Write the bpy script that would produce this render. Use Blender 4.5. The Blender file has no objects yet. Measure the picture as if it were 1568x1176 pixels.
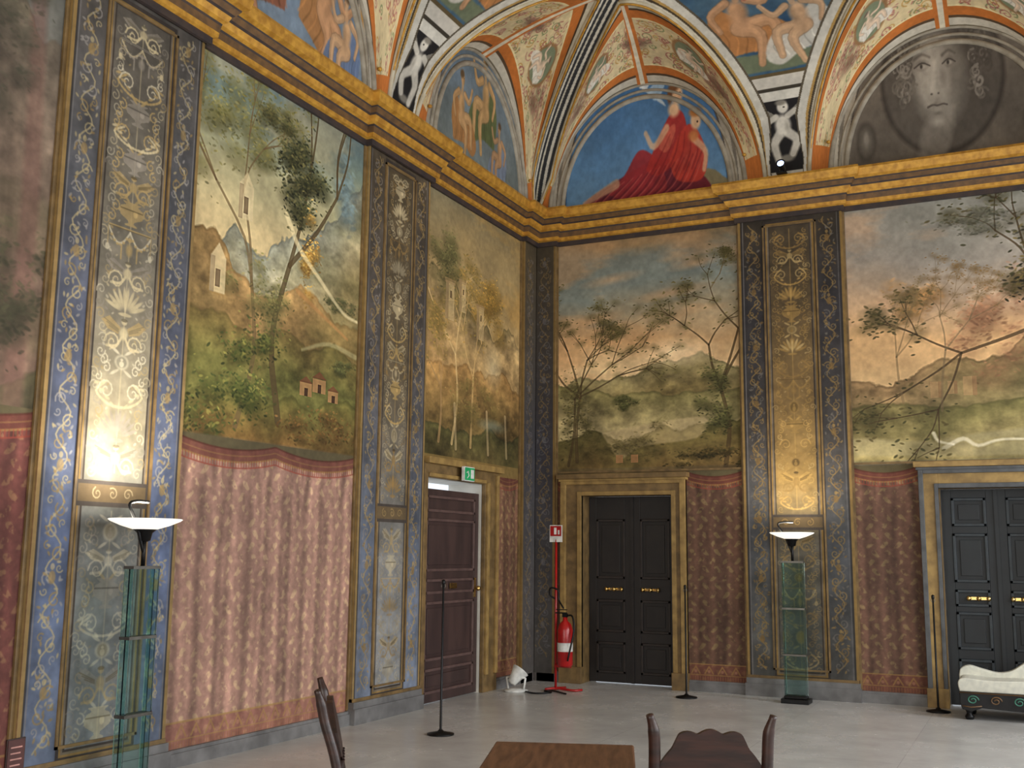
import bpy, numpy as np, math
from mathutils import Matrix, Vector
rng=np.random.default_rng(11)
sc=bpy.context.scene
sc.view_settings.view_transform='Standard'
sc.view_settings.look='None'
# ------------------------------------------------------------------ canvas
def vnoise(h,w,cy,cx,r):
    g=r.random((int(h/cy)+3,int(w/cx)+3)).astype(np.float32)
    y=np.arange(h)/cy;x=np.arange(w)/cx
    yi=y.astype(int);xi=x.astype(int);fy=(y-yi);fx=(x-xi)
    fy=(fy*fy*(3-2*fy))[:,None];fx=(fx*fx*(3-2*fx))[None,:]
    a=g[yi][:,xi];b=g[yi][:,xi+1];c=g[yi+1][:,xi];d=g[yi+1][:,xi+1]
    return ((a*(1-fx)+b*fx)*(1-fy)+(c*(1-fx)+d*fx)*fy).astype(np.float32)
def fbm(h,w,cell,oct=4,asp=1.0,seed=0):
    r=np.random.default_rng(seed);o=0;t=0;a=1
    for i in range(oct):
        c=max(1.5,cell/2**i);o=o+a*vnoise(h,w,c,max(1.5,c*asp),r);t+=a;a*=.55
    return o/t
def col(c):return np.array(c,dtype=np.float32)/255.
class Cv:
    def __init__(s,W,H,ppm,z0=0.0,base=(128,128,128)):
        s.W,s.H,s.p,s.z0=W,H,ppm,z0
        s.a=np.ones((int(round(H*ppm)),int(round(W*ppm)),3),np.float32)*col(base)
    def reg(s,x0,x1,z0,z1):
        h,w=s.a.shape[:2]
        i0=max(0,int((x0)*s.p)-1);i1=min(w,int((x1)*s.p)+2)
        j0=max(0,int((z0-s.z0)*s.p)-1);j1=min(h,int((z1-s.z0)*s.p)+2)
        if i1<=i0 or j1<=j0:return None
        X=((np.arange(i0,i1)+.5)/s.p)[None,:];Z=((np.arange(j0,j1)+.5)/s.p+s.z0)[:,None]
        return s.a[j0:j1,i0:i1],X,Z
    def mix(s,v,m,c):
        v+= (col(c)-v)*m[...,None]
    def tone(s,x0,x1,z0,z1,con=1.18,piv=.45,lift=.02,tint=(1.03,1.01,.94)):
        v,X,Z=s.reg(x0+.01,x1-.01,z0+.01,z1-.01)
        sharp=v+(v-blur(v.copy(),3))*.7
        v[:]=np.clip(((sharp-piv)*con+piv+lift)*np.array(tint,np.float32),.02,1)
    def rect(s,x0,x1,z0,z1,c,al=1.):
        r=s.reg(x0,x1,z0,z1)
        if r is None:return
        v,X,Z=r;m=((X>=x0)&(X<x1)&(Z>=z0)&(Z<z1)).astype(np.float32)*al
        s.mix(v,m,c)
    def vgrad(s,x0,x1,z0,z1,stops):
        v,X,Z=s.reg(x0,x1,z0,z1)
        m=((X>=x0)&(X<x1)&(Z>=z0)&(Z<z1))
        zz=[z0+(z1-z0)*k[0] for k in stops];cc=np.stack([np.interp(Z[:,0],zz,[k[1][i]/255 for k in stops]) for i in range(3)],-1)
        v[m]=np.broadcast_to(cc[:,None,:],v.shape)[m]
    def ell(s,cx,cz,rx,rz,c,al=1.,rot=0.,soft=.25):
        R=max(rx,rz);r=s.reg(cx-R,cx+R,cz-R,cz+R)
        if r is None:return
        v,X,Z=r;x=X-cx;z=Z-cz
        if rot:
            cr,sr=math.cos(rot),math.sin(rot);x,z=x*cr+z*sr,-x*sr+z*cr
        q=np.sqrt((x/rx)**2+(z/rz)**2)
        s.mix(v,np.clip((1-q)/soft,0,1)*al,c)
    def poly(s,pts,c,al=1.,soft=0):
        P=np.array(pts,float);r=s.reg(P[:,0].min()-soft,P[:,0].max()+soft,P[:,1].min()-soft,P[:,1].max()+soft)
        if r is None:return
        v,X,Z=r;ins=np.zeros(v.shape[:2],bool);n=len(P)
        for i in range(n):
            x1,y1=P[i];x2,y2=P[(i+1)%n]
            if y1==y2:continue
            ins^=((Z>y1)!=(Z>y2))&(X<(x2-x1)*(Z-y1)/(y2-y1)+x1)
        m=ins.astype(np.float32)
        if soft:m=blur(m,max(1,int(soft*s.p/2)))
        s.mix(v,m*al,c)
    def stroke(s,pts,w,c,al=1.,w2=None,soft=0):
        P=np.array(pts,float);n=len(P)-1
        wm=max(w,w2 or 0);h=wm/2+1/s.p+soft
        if n>1 and (soft or al<.8):
            r=s.reg(P[:,0].min()-h,P[:,0].max()+h,P[:,1].min()-h,P[:,1].max()+h)
            if r is None:return
            v,X,Z=r;M=np.zeros(v.shape[:2],np.float32)
            for i in range(n):
                wa=w if w2 is None else w+(w2-w)*i/max(1,n-1)
                a,b=P[i],P[i+1];dx,dz=b-a;L=dx*dx+dz*dz+1e-12
                t=np.clip(((X-a[0])*dx+(Z-a[1])*dz)/L,0,1);d=np.hypot(X-a[0]-t*dx,Z-a[1]-t*dz)
                M=np.maximum(M,np.clip((wa/2-d)/max(soft,1/s.p)+.5,0,1))
            s.mix(v,M*al,c);return
        for i in range(n):
            wa=w if w2 is None else w+(w2-w)*i/max(1,n-1)
            a,b=P[i],P[i+1]
            r=s.reg(min(a[0],b[0])-h,max(a[0],b[0])+h,min(a[1],b[1])-h,max(a[1],b[1])+h)
            if r is None:continue
            v,X,Z=r;dx,dz=b-a;L=dx*dx+dz*dz+1e-12
            t=np.clip(((X-a[0])*dx+(Z-a[1])*dz)/L,0,1)
            d=np.hypot(X-a[0]-t*dx,Z-a[1]-t*dz)
            s.mix(v,np.clip((wa/2-d)*s.p+.5,0,1)*al,c)
    def grain(s,amt=.12,seed=5,sat=1.,gain=1.):
        h,w=s.a.shape[:2]
        n=fbm(h,w,.5*s.p,5,1,seed)-.5;m=fbm(h,w,.05*s.p,3,1,seed+1)-.5
        g=s.a.mean(-1,keepdims=True);s.a=g+(s.a-g)*sat
        s.a*=(gain*(1+amt*2.2*n+amt*1.5*m))[...,None]
        s.a=np.clip(s.a,0.01,1).astype(np.float32)
    def image(s,name):
        h,w=s.a.shape[:2]
        im=bpy.data.images.new(name,w,h);px=np.ones((h,w,4),np.float32);px[...,:3]=s.a
        im.pixels.foreach_set(px.ravel());im.pack();return im
def blur(m,k):
    for ax in(0,1):
        p=np.pad(m,[(k,k) if a==ax else (0,0) for a in range(m.ndim)],mode='edge').astype(np.float64);c=np.cumsum(p,axis=ax);c=np.concatenate([np.zeros_like(np.take(c,[0],ax)),c],ax)
        n=m.shape[ax];m=((np.take(c,np.arange(2*k+1,2*k+1+n),ax)-np.take(c,np.arange(0,n),ax))/(2*k+1)).astype(np.float32)
    return m
def smooth(pts,n=6):
    P=np.array(pts,float);P=np.vstack([2*P[0]-P[1],P,2*P[-1]-P[-2]]);o=[]
    for i in range(1,len(P)-2):
        for t in np.linspace(0,1,n,endpoint=False):
            a,b,c,d=P[i-1],P[i],P[i+1],P[i+2]
            o.append(.5*((2*b)+(c-a)*t+(2*a-5*b+4*c-d)*t*t+(3*b-a-3*c+d)*t**3))
    o.append(P[-2]);return np.array(o)
def spiral(cv,cx,cz,r,a0,turns,w,c,al=1,sx=1):
    t=np.linspace(0,1,int(9*turns)+4);R=r*(1-t*.85);A=a0+t*turns*2*math.pi
    cv.stroke(np.stack([cx+sx*R*np.cos(A),cz+R*np.sin(A)],1),w,c,al,w*.6)
def foliage(cv,x,z,rx,rz,n,cols,size,al=.7,r=None):
    r=np.random.default_rng(int(abs(x*1000+z*77+n)))
    k=11;cc=r.normal(size=(k,2))*[.42,.42]
    mean=np.mean(np.array(cols,float),0)
    for j in range(k):
        a,b=x+cc[j,0]*rx,z+cc[j,1]*rz;R=max(.05,.30*min(rx,rz)+size)*r.uniform(.7,1.2)
        cv.ell(a,b-.25*R,R*1.25,R*.8,tuple(mean*.70),al*.7,r.uniform(-.3,.3),.6)
        cv.ell(a-.1*R,b+.15*R,R*.95,R*.5,tuple(np.minimum(255,mean*1.15)),al*.5,r.uniform(-.3,.3),.8)
    for i in range(int(n*1.3)):
        j=r.integers(k);q=cc[j]+r.normal(size=2)*.22
        sh=.72+.5*np.clip((q[1]-cc[j][1])*2+.4,0,1)
        c=tuple(min(255,kk*sh) for kk in cols[r.integers(len(cols))]);sz=size*r.uniform(.3,.75)
        cv.ell(x+q[0]*rx,z+q[1]*rz,sz*1.1,sz*.5,c,al*r.uniform(.45,.95),r.uniform(-.8,.8),.5)
def tree(cv,x,z,h,c,w,lean=0,depth=4,seed=0,al=.7,leaf=None,ls=.05,ln=10):
    r=np.random.default_rng(seed)
    if leaf:mean=tuple(np.mean(np.array(leaf,float),0)*.85)
    def br(x,z,a,l,w,d):
        x2=x+math.cos(a)*l;z2=z+math.sin(a)*l
        cv.stroke(smooth([(x,z),((x+x2)/2+r.normal()*l*.06,(z+z2)/2),(x2,z2)],3),w,c,al,w*.7)
        if leaf and d<=2:
            cv.ell(x2,z2,ls*3.0,ls*1.9,mean,.38,r.uniform(-.4,.4),.8)
            for i in range(ln+3):
                q=r.normal(size=2)*ls*1.5;sz=ls*r.uniform(.3,.7);cv.ell(x2+q[0]*1.3,z2+q[1],sz*1.1,sz*.5,leaf[r.integers(len(leaf))],.65,r.uniform(-.7,.7),.5)
        if d>0:
            for k in range(r.integers(2,4)):br(x2,z2,a+r.normal()*.5,l*r.uniform(.55,.8),w*.6,d-1)
    br(x,z,math.pi/2+lean,h*.36,w,depth)
# ---- ornament motifs
def leafpair(cv,cx,z,dx,dz,rx,rz,c,al,rot):
    for sx in(-1,1):cv.ell(cx+sx*dx,z+dz,rx,rz,c,al,sx*rot,.4)
def motif(cv,k,cx,z,h,hw,cols,r,al=.8):
    c=cols[r.integers(len(cols))];c2=cols[r.integers(len(cols))];dk=tuple(int(q*.5) for q in c)
    if k==0:
        for sx in(-1,1):
            cv.stroke(smooth([(cx,z),(cx+sx*hw*.45,z+h*.08),(cx+sx*hw*.85,z+h*.4),(cx+sx*hw*.5,z+h*.75)],4),.018,c,al)
            spiral(cv,cx+sx*hw*.5,z+h*.48,hw*.3,0,1.4,.014,c2,al,sx)
            spiral(cv,cx+sx*hw*.82,z+h*.85,hw*.14,2,1.1,.01,c2,al,sx)
        for q in range(4):leafpair(cv,cx,z,hw*(.25+.2*q),h*(.05+.2*q),hw*.13,.013,c,al,.8-q*.35)
    elif k==1:
        P=[(0,0),(.22,.0),(.24,.05),(.1,.12),(.12,.2),(.42,.36),(.5,.55),(.4,.7),(.22,.78),(.34,.86),(.36,.9),(0,.9)]
        cv.poly([(cx+a*hw,z+b*h) for a,b in P]+[(cx-a*hw,z+b*h) for a,b in P[::-1]],c,al)
        cv.ell(cx-hw*.15,z+h*.5,hw*.1,h*.14,tuple(min(255,int(q*1.25)) for q in c),al*.7);cv.stroke([(cx-hw*.42,z+h*.6),(cx+hw*.42,z+h*.6)],.01,dk,.7)
        for sx in(-1,1):
            spiral(cv,cx+sx*hw*.62,z+h*.6,hw*.18,1.5,1.2,.012,c2,al,sx);spiral(cv,cx+sx*hw*.75,z+h*.2,hw*.18,1.5,1.2,.012,c2,al,sx)
        leafpair(cv,cx,z,hw*.2,h*.97,hw*.2,.014,c2,al,.7)
    elif k==2:
        cv.ell(cx,z+h*.5,hw*.2,h*.24,c,al,0,.4);cv.ell(cx,z+h*.84,hw*.12,h*.1,c,al,0,.3);cv.ell(cx,z+h*.9,hw*.14,h*.06,dk,al)
        for sx in(-1,1):
            cv.poly([(cx+sx*hw*.12,z+h*.66),(cx+sx*hw*.55,z+h*.95),(cx+sx*hw*.85,z+h*.8),(cx+sx*hw*.6,z+h*.55),(cx+sx*hw*.2,z+h*.45)],c2,al*.9)
            for q in range(3):cv.stroke([(cx+sx*hw*.2,z+h*(.6-.04*q)),(cx+sx*hw*(.75-.1*q),z+h*(.85-.1*q))],.007,dk,.6)
            spiral(cv,cx+sx*hw*.4,z+h*.18,hw*.3,0,1.5,.014,c,al,sx);cv.stroke(smooth([(cx+sx*hw*.08,z+h*.35),(cx+sx*hw*.25,z+h*.1),(cx+sx*hw*.6,z+h*.05)],3),.02,c,al)
    elif k==3:
        for q in range(5):
            a=.35+q*.28
            for sx in(-1,1):cv.ell(cx+sx*hw*.5*math.cos(a),z+h*.15+h*.5*math.sin(a),hw*.36,.018,c if q%2 else c2,al,(a if sx>0 else math.pi-a),.4)
        cv.ell(cx,z+h*.5,.018,h*.42,c,al,0,.4);cv.ell(cx,z+h*.08,hw*.28,h*.07,c2,al)
    elif k==4:
        cv.rect(cx-hw*.8,cx+hw*.8,z+h*.86,z+h*.92,c,al);cv.rect(cx-hw*.8,cx+hw*.8,z+h*.87,z+h*.885,dk,al)
        for sx in(-1,1):
            t=np.linspace(0,1,8);X=cx+sx*hw*.8*t;Y=z+h*.82-h*.4*np.sin(t*math.pi);cv.stroke(np.stack([X,Y],1),.016,c2,al)
            for q in range(1,7):cv.ell(X[q],Y[q]-.008,.016,.012,c,al)
            cv.stroke([(cx+sx*hw*.82,z+h*.86),(cx+sx*hw*.82,z+h*.3)],.008,c,al);cv.ell(cx+sx*hw*.82,z+h*.24,.022,.03,c2,al)
            cv.stroke([(cx+sx*hw*.3,z),(cx+sx*hw*.3,z+h*.4)],.014,c,al)
        cv.ell(cx,z+h*.3,hw*.16,h*.24,c,al,0,.5);cv.ell(cx,z+h*.6,hw*.09,h*.08,c,al)
    else:
        cv.ell(cx,z+h*.5,hw*.3,h*.34,c,al,0,.3);cv.ell(cx,z+h*.5,hw*.23,h*.27,tuple(int(q*.62) for q in c),.8,0,.3);cv.ell(cx,z+h*.42,hw*.1,h*.14,c2,al);cv.ell(cx,z+h*.6,hw*.06,h*.06,c2,al)
        for sx in(-1,1):
            for q in range(3):spiral(cv,cx+sx*hw*(.55+.12*q),z+h*(.2+.3*q),hw*.17,1+q,1.2,.011,c2,al,sx)
        leafpair(cv,cx,z,hw*.25,h*.93,hw*.22,.014,c,al,.5);leafpair(cv,cx,z,hw*.25,h*.07,hw*.22,.014,c,al,-.5)
def grot(cv,cx,z0,z1,hw,cols,seed,al=.8):
    r=np.random.default_rng(seed);z=z0
    for i in range(int((z1-z0)/.085)):
        zz=z0+i*.085
        for sx in(-1,1):
            spiral(cv,cx+sx*hw*(.85+.12*math.sin(i)),zz,hw*.17,r.uniform(0,6),1.2,.010,cols[i%len(cols)],al*.75,sx)
            cv.ell(cx+sx*hw*.7,zz+.045,.018,.011,cols[(i+1)%len(cols)],al*.7,sx*.6)
            cv.ell(cx+sx*hw*.45,zz+.02,.016,.009,cols[(i+2)%len(cols)],al*.6,-sx*.6)
    cv.stroke([(cx,z0),(cx,z1)],.010,cols[0],al*.7)
    last=-1
    while z<z1-.06:
        k=r.integers(6)
        if k==last:k=(k+1)%6
        last=k;h=min(r.uniform(.17,.27),z1-z);motif(cv,k,cx,z,h,hw,cols,r,al);z+=h
def vine(cv,cx,z0,z1,hw,cols,seed,al=.72):
    r=np.random.default_rng(seed);P=r.uniform(.27,.32);ph=r.uniform(0,6)
    t=np.arange(z0,z1,.04);X=cx+hw*.5*np.sin(t*2*math.pi/P+ph)
    cv.stroke(np.stack([X,t],1),.013,cols[0],min(al,.79))
    n=int((z1-z0)/P*2)
    for i in range(n):
        z=z0+(i+.5)*P/2;s=1 if i%2 else -1
        spiral(cv,cx+s*hw*.3,z,hw*.46,r.uniform(0,6),1.3,.013,cols[r.integers(len(cols))],al,s)
        spiral(cv,cx-s*hw*.5,z+P*.2,hw*.28,r.uniform(0,6),1.1,.011,cols[r.integers(len(cols))],al,s)
        for q in range(6):
            cv.ell(cx+r.uniform(-.85,.85)*hw,z+r.uniform(-.5,.5)*P/2,.024,.012,cols[r.integers(len(cols))],al,r.uniform(0,3),.5)
        if i%5==2:cv.ell(cx,z,hw*.3,.05,cols[-1],al);cv.ell(cx,z+.07,hw*.18,.025,cols[0],al)
def pilaster_paint(cv,s0,s1,z0,z1,gs,cols,cg,ccols,seed,frame=(150,116,58),al=.8):
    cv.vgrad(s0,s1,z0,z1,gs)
    v,X,Z=cv.reg(s0,s1,z0,z1);v*=(1+.6*(fbm(v.shape[0],v.shape[1],50,4,.6,seed)-.5))[...,None]
    b=.31
    for a,c2,w in((.0,frame,.03),(.03,(50,46,44),.018),(.055,(112,108,108),.010)):
        cv.rect(s0+a,s0+a+w,z0,z1,c2,.85);cv.rect(s1-a-w,s1-a,z0,z1,c2,.85)
    for cx in(s0+.07+(b-.09)/2,s1-.07-(b-.09)/2):vine(cv,cx,z0+.2,z1-.06,.11,cols,seed+int(cx*10))
    x0,x1=s0+b,s1-b
    cv.rect(x0,x1,z0+.1,z1-.08,(58,50,46),.9);cv.rect(x0+.025,x1-.025,z0+.14,z1-.11,frame,.85)
    cv.rect(x0+.045,x1-.045,z0+.16,z1-.13,(112,100,84),1);cv.rect(x0+.06,x1-.06,z0+.175,z1-.145,(62,54,48),1)
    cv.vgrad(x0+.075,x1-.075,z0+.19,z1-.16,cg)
    v,X,Z=cv.reg(x0,x1,z0,z1);v*=(1+.45*(fbm(v.shape[0],v.shape[1],30,4,1,seed+9)-.5))[...,None]
    cx=(x0+x1)/2;hw=(x1-x0)/2-.09
    grot(cv,cx,2.12,z1-.2,hw,ccols,seed+1,al);grot(cv,cx,z0+.22,1.85,hw,ccols,seed+2,al*.62)
    cv.rect(x0,x1,1.88,2.06,(70,62,56));cv.rect(x0+.03,x1-.03,1.91,2.03,frame,.4)
    for i in range(3):spiral(cv,cx+(i-1)*.14,1.97,.045,i,1.3,.01,ccols[0],.6,1 if i%2 else -1)
def curtain(cv,s0,s1,z0,z1,c,seed,n=7,gold=(158,122,66)):
    v,X,Z=cv.reg(s0,s1,z0,z1);h,w=v.shape[:2]
    m=((X>=s0)&(X<s1)&(Z>=z0)&(Z<z1))
    u=(X-s0)/(s1-s0);t=(Z-z0)/(z1-z0)
    wob=.35*(fbm(h,w,260,2,.5,seed)-.5)
    ph0=(u*n+wob)
    f=np.sin(ph0*2*math.pi);f=np.sign(f)*np.abs(f)**.7*.55+.30*np.sin((ph0*2.37+.3)*2*math.pi)+.22*np.sin((ph0*.5)*2*math.pi)
    q=(u*(n*.5))%1;sw=np.abs(q-.5)*2
    drape=np.sin((1-t)*20-(1-sw)**2*9)*np.clip((t-.66)/.3,0,1)*.14
    k=(.97+.21*f*(.6+.4*(1-t))+drape)
    base=np.ones((h,w,3),np.float32)*col(c)
    dm=np.sin(X*2*math.pi/.15+np.sin(Z*2*math.pi/.2)*1.2)*np.sin(Z*2*math.pi/.2+1.0)
    nz=fbm(h,w,6,3,1,seed+3);nb=fbm(h,w,120,4,.35,seed+5)
    base+= (np.clip((dm-.2)*4,0,1)*np.clip((nz-.38)*8,0,1))[...,None]*col((20,26,10))
    base*=k[...,None];base*=(1+.22*(nz-.5)+.28*(nb-.5))[...,None]
    v[m]=base[m]
    nn=max(2,int((s1-s0)/.8)*2);tt=np.linspace(0,1,int((s1-s0)*30)+3);sc_=s0+tt*(s1-s0)
    top=z1-.01-.07*np.abs(np.sin(tt*nn*.5*math.pi))**.8
    P=np.stack([sc_,top],1)
    cv.poly(list(map(tuple,P-[0,.10]))+[(s1,z1),(s0,z1)],(108,56,46),.8)
    cv.stroke(P-[0,.1],.016,gold,.7);cv.stroke(P-[0,.15],.012,(150,60,46),.7);cv.stroke(P-[0,.05],.01,gold,.5)
    for i in range(0,len(P),1):cv.stroke([P[i]-[0,.1],P[i]-[0,.14]],.010,(150,60,44),.6)
    cv.poly(list(map(tuple,P))+[(s1,z1+.01),(s0,z1+.01)],(92,82,56),1);cv.stroke(P,.015,(84,40,30),.7)
    cv.rect(s0,s1,z0,z0+.19,(128,64,52),.4)
    cv.rect(s0,s1,z0+.185,z0+.2,gold,.7);cv.rect(s0,s1,z0+.06,z0+.072,gold,.6)
    for i in range(int((s1-s0)/.16)):
        x=s0+.08+i*.16;cv.stroke([(x-.05,z0+.085),(x,z0+.165),(x+.05,z0+.085)],.016,gold,.65);cv.ell(x,z0+.11,.02,.02,(170,120,90),.6)
    for i in range(int((s1-s0)/.03)):
        x=s0+.015+i*.03;cv.stroke([(x,z0),(x,z0+.05)],.012,(150,96,64),.6)
def land(cv,s0,s1,z0,z1,sky,cloud,layers,seed):
    v,X,Z=cv.reg(s0,s1,z0,z1);h,w=v.shape[:2];m=((X>=s0)&(X<s1)&(Z>=z0)&(Z<z1))
    x=((X-s0)/(s1-s0))+0*Z;y=((Z-z0)/(z1-z0))+0*X
    n=fbm(h,w,130,5,2.2,seed);n2=fbm(h,w,80,5,2.6,seed+1);n3=fbm(h,w,18,4,1.3,seed+2);n4=fbm(h,w,90,4,.9,seed+7)
    yy=y+.26*(n-.5)
    o=np.stack([np.interp(yy,[k[0] for k in sky],[k[1][i]/255 for k in sky]) for i in range(3)],-1)
    cm=np.clip((n2-.52)*6,0,1)*.5
    o+=(col(cloud)-o)*cm[...,None];o*=(1+.22*(n4-.5))[...,None]
    for i,(b,amp,cell,slope,ct,cb,vx) in enumerate(layers):
        r=np.random.default_rng(seed+20+i)
        g=0;tt=0
        for q in range(5):
            kk=np.linspace(0,1,int(cell*2**q)+2);g=g+.5**q*np.interp(x[0],kk,r.random(len(kk))-.5);tt+=.5**q
        ridge=b+amp*2*g/tt+slope*(x[0]-.5)
        mm=np.clip((ridge[None,:]-y)*130+ (n3-.5)*3,0,1)
        f=np.clip((ridge[None,:]-y)/max(.05,vx),0,1)
        c=col(ct)+(col(cb)-col(ct))*f[...,None]
        c=c*(1+.6*(n3-.5)+.7*(n2-.5)+.5*(n4-.5))[...,None]
        hz=np.clip((n-.48)*5,0,1)*.35
        c=c+(col((84,86,50))-c)*hz[...,None]
        edge=np.clip(1-(ridge[None,:]-y)*60,0,1)*.25
        c=c*(1-edge[...,None])
        o+=(c-o)*(mm*.93)[...,None]
    v[m]=np.clip(o,0,1)[m]
def figure(cv,x,z,s,skin,cloth,seed,flip=1,lie=0.):
    r=np.random.default_rng(seed);cl,sl=math.cos(lie),math.sin(lie)
    def T(a,b):a*=flip;return (x+s*(a*cl-b*sl),z+s*(a*sl+b*cl))
    sh=tuple(int(k*.66) for k in skin);hi=tuple(min(255,int(k*1.12)) for k in skin);ds=tuple(int(k*.62) for k in cloth);hc=tuple(min(255,int(k*1.25)) for k in cloth)
    def E(a,b,ra,rb,c,rot=0,al=1,so=.5):
        p=T(a,b);cv.ell(p[0],p[1],ra*s,rb*s,c,al,rot*flip+lie,so)
    def S(pts,w,c,al=1,w2=None):cv.stroke(smooth([T(a,b) for a,b in pts],4),w*s,c,al*.78 if al<1 else .79,(w2 or w)*s,.015*s)
    def limb(pts,w,w2):
        S(pts,w*1.15,sh,1,w2*1.15);S(pts,w,skin,1,w2);S([(a-.015,b+.015) for a,b in pts],w*.4,hi,.7,w2*.4)
    cv.poly([T(a,b) for a,b in smooth([(-.32,-.05),(-.42,.3),(-.28,.6),(-.1,.5),(.1,.35),(.42,.34),(.62,.05),(.45,-.12),(.1,-.02),(-.32,-.05)],4)],cloth,.95,.02*s)
    for q in range(8):
        a=-.35+q*.11;S([(a,-.02),(a+.05,.16),(a-.02,.34-.02*q)],.025,ds if q%2 else hc,.6,.01)
    limb([(.02,.32),(.34,.34),(.40,.0)],.17,.09);limb([(-.05,.3),(.18,.18),(.14,-.18)],.17,.08)
    E(.0,.34,.17,.14,skin);E(-.02,.52,.15,.2,skin);E(.05,.46,.08,.18,sh,0,.5,.9);E(-.06,.6,.07,.08,hi,0,.6,.9)
    limb([(-.13,.66),(-.33,.52),(-.26,.3)],.10,.06);limb([(.11,.66),(.3,.6),(.42,.8)],.10,.06)
    S([(0,.68),(.02,.8)],.08,skin);E(.02,.87,.095,.115,skin);E(.06,.84,.04,.06,sh,0,.5,.9);E(-.01,.93,.11,.08,tuple(int(k*.5) for k in skin),.3);E(.07,.88,.012,.012,(60,40,34))
# ------------------------------------------------------------------ dims
HC=5.68;ZS=6.08;WT=8.8
LB=[1.62,5.3,8.98,12.66];BB=[1.55,5.22,8.89]
LP=[(2.88,4.10),(6.50,7.80),(10.2,11.45)];BP=[(2.77,4.01),(6.43,7.67)]
CR=(.43,.33)
R_,D_=2.6,5.13
def dcove(a):return D_*(1-math.sqrt(max(0,1-(a/R_)**2)))
def groin(a,c,side,first,last=False):
    k=math.sqrt(max(0,1-(a/1.9)**2))
    if first and side<0:return dcove(a)+.03+.17*min(1,a/.5)
    ap=(dcove(1.9)+.2) if first else c
    return ap+side*(c+1.57-ap if side>0 else ap-(c-1.57))*k
# ------------------------------------------------------------------ LEFT WALL canvas
PPM=190
L=Cv(9.2,7.9,PPM)
L.rect(0,9.2,0,7.9,(95,88,84))
# panel A 4.10-6.50 (s increases toward the left of the picture)
sky=[(0,(150,120,92)),(.35,(178,156,118)),(.55,(192,174,136)),(.72,(160,158,130)),(.86,(116,132,128)),(1,(98,118,128))]
land(L,4.10,6.50,2.40,HC,sky,(182,166,132),[(.62,.14,4,-.34,(146,150,142),(158,138,100),.3),(.46,.10,4,.10,(168,134,88),(136,112,72),.2),
  (.32,.06,5,.0,(130,112,68),(98,98,56),.12),(.16,.05,6,-.05,(102,100,56),(122,80,48),.2)],31)
OL=[(78,82,50),(98,98,58),(60,64,42),(136,130,80)]
foliage(L,4.42,4.95,.2,.4,120,[(124,148,160),(110,132,146)],.09,.35)
foliage(L,5.95,5.15,.6,.5,420,[(124,120,70),(146,138,86),(98,98,60)],.045,.55)
tree(L,5.3,2.7,3.9,(86,72,50),.085,.05,4,3,.78,OL,.05,6)
tree(L,5.85,2.6,3.4,(110,92,66),.06,.1,4,8,.65,[(114,112,66),(136,128,80)],.045,5)
foliage(L,5.05,4.95,.45,.4,600,[(58,64,44),(78,78,50),(46,50,36),(112,108,70)],.045,.85)
foliage(L,5.5,5.35,.3,.2,200,[(80,82,54),(104,100,64)],.04,.7)
foliage(L,5.9,2.98,.7,.42,600,[(74,86,46),(94,100,54),(58,68,40),(134,130,70)],.045)
foliage(L,4.95,4.2,.2,.4,260,[(184,144,70),(158,116,56),(204,168,92)],.035)
foliage(L,5.55,3.7,.4,.3,260,[(112,110,68),(138,128,84),(92,94,58)],.04,.6)
foliage(L,4.6,2.7,.6,.18,260,[(114,82,46),(92,82,46),(130,98,58)],.04)
foliage(L,4.5,3.9,.25,.1,100,[(96,98,64),(84,86,58)],.035,.6);foliage(L,4.35,3.3,.25,.08,100,[(96,98,60),(84,86,54)],.035,.6)
for x,z in((5.85,4.35),(6.15,3.65)):
    L.poly([(x-.09,z),(x-.09,z+.3),(x,z+.42),(x+.09,z+.3),(x+.09,z)],(204,188,154),.7,.015);L.rect(x-.03,x+.03,z+.05,z+.2,(96,78,60),.7);L.rect(x+.04,x+.09,z,z+.3,(140,122,98),.6)
L.stroke(smooth([(5.3,4.55),(5.1,4.3),(4.8,4.1),(4.4,3.85),(4.15,3.8)],5),.06,(218,204,166),.65,.03,.02)
L.stroke(smooth([(5.1,3.9),(4.7,3.75),(4.3,3.6)],5),.05,(178,130,82),.55,.03,.02)
for x,z,s in((4.72,3.02,.1),(4.92,2.97,.09),(4.5,2.96,.08)):
    L.rect(x-s,x+s,z,z+s*1.3,(162,122,86),.8);L.poly([(x-s*1.2,z+s*1.3),(x,z+s*2),(x+s*1.2,z+s*1.3)],(112,72,52),.8);L.rect(x-.03,x+.02,z,z+s*.8,(66,48,36),.9)
L.stroke(smooth([(4.15,3.45),(4.6,3.5),(5.0,3.38)],4),.05,(174,170,132),.45,.03,.02)
# panel over left door
land(L,.43,2.88,2.58,HC,[(0,(128,104,70)),(.3,(150,126,88)),(.55,(172,146,102)),(.75,(158,136,96)),(1,(114,108,90))],(186,144,78),
  [(.62,.2,3,.3,(160,138,100),(134,104,68),.5),(.34,.12,4,.0,(142,110,68),(104,90,56),.3),(.14,.04,5,0,(92,90,56),(84,66,44),.2)],57)
for x,h,c in((2.2,1.5,(202,174,126)),(1.75,1.2,(190,158,108)),(2.5,.9,(156,126,88))):
    tree(L,x,2.8,h*1.9,c,.05,.05,3,int(h*10),.65,[(150,128,70),(120,106,62),(172,138,76)],.05,6)
foliage(L,1.2,4.7,.5,.5,300,[(194,150,68),(162,126,62),(128,108,60)],.045,.6)
foliage(L,2.3,4.9,.4,.4,300,[(114,110,72),(92,90,58)],.045,.6)
foliage(L,1.7,3.3,.7,.4,260,[(124,112,66),(100,94,54),(152,126,76)],.045,.45)
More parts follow.
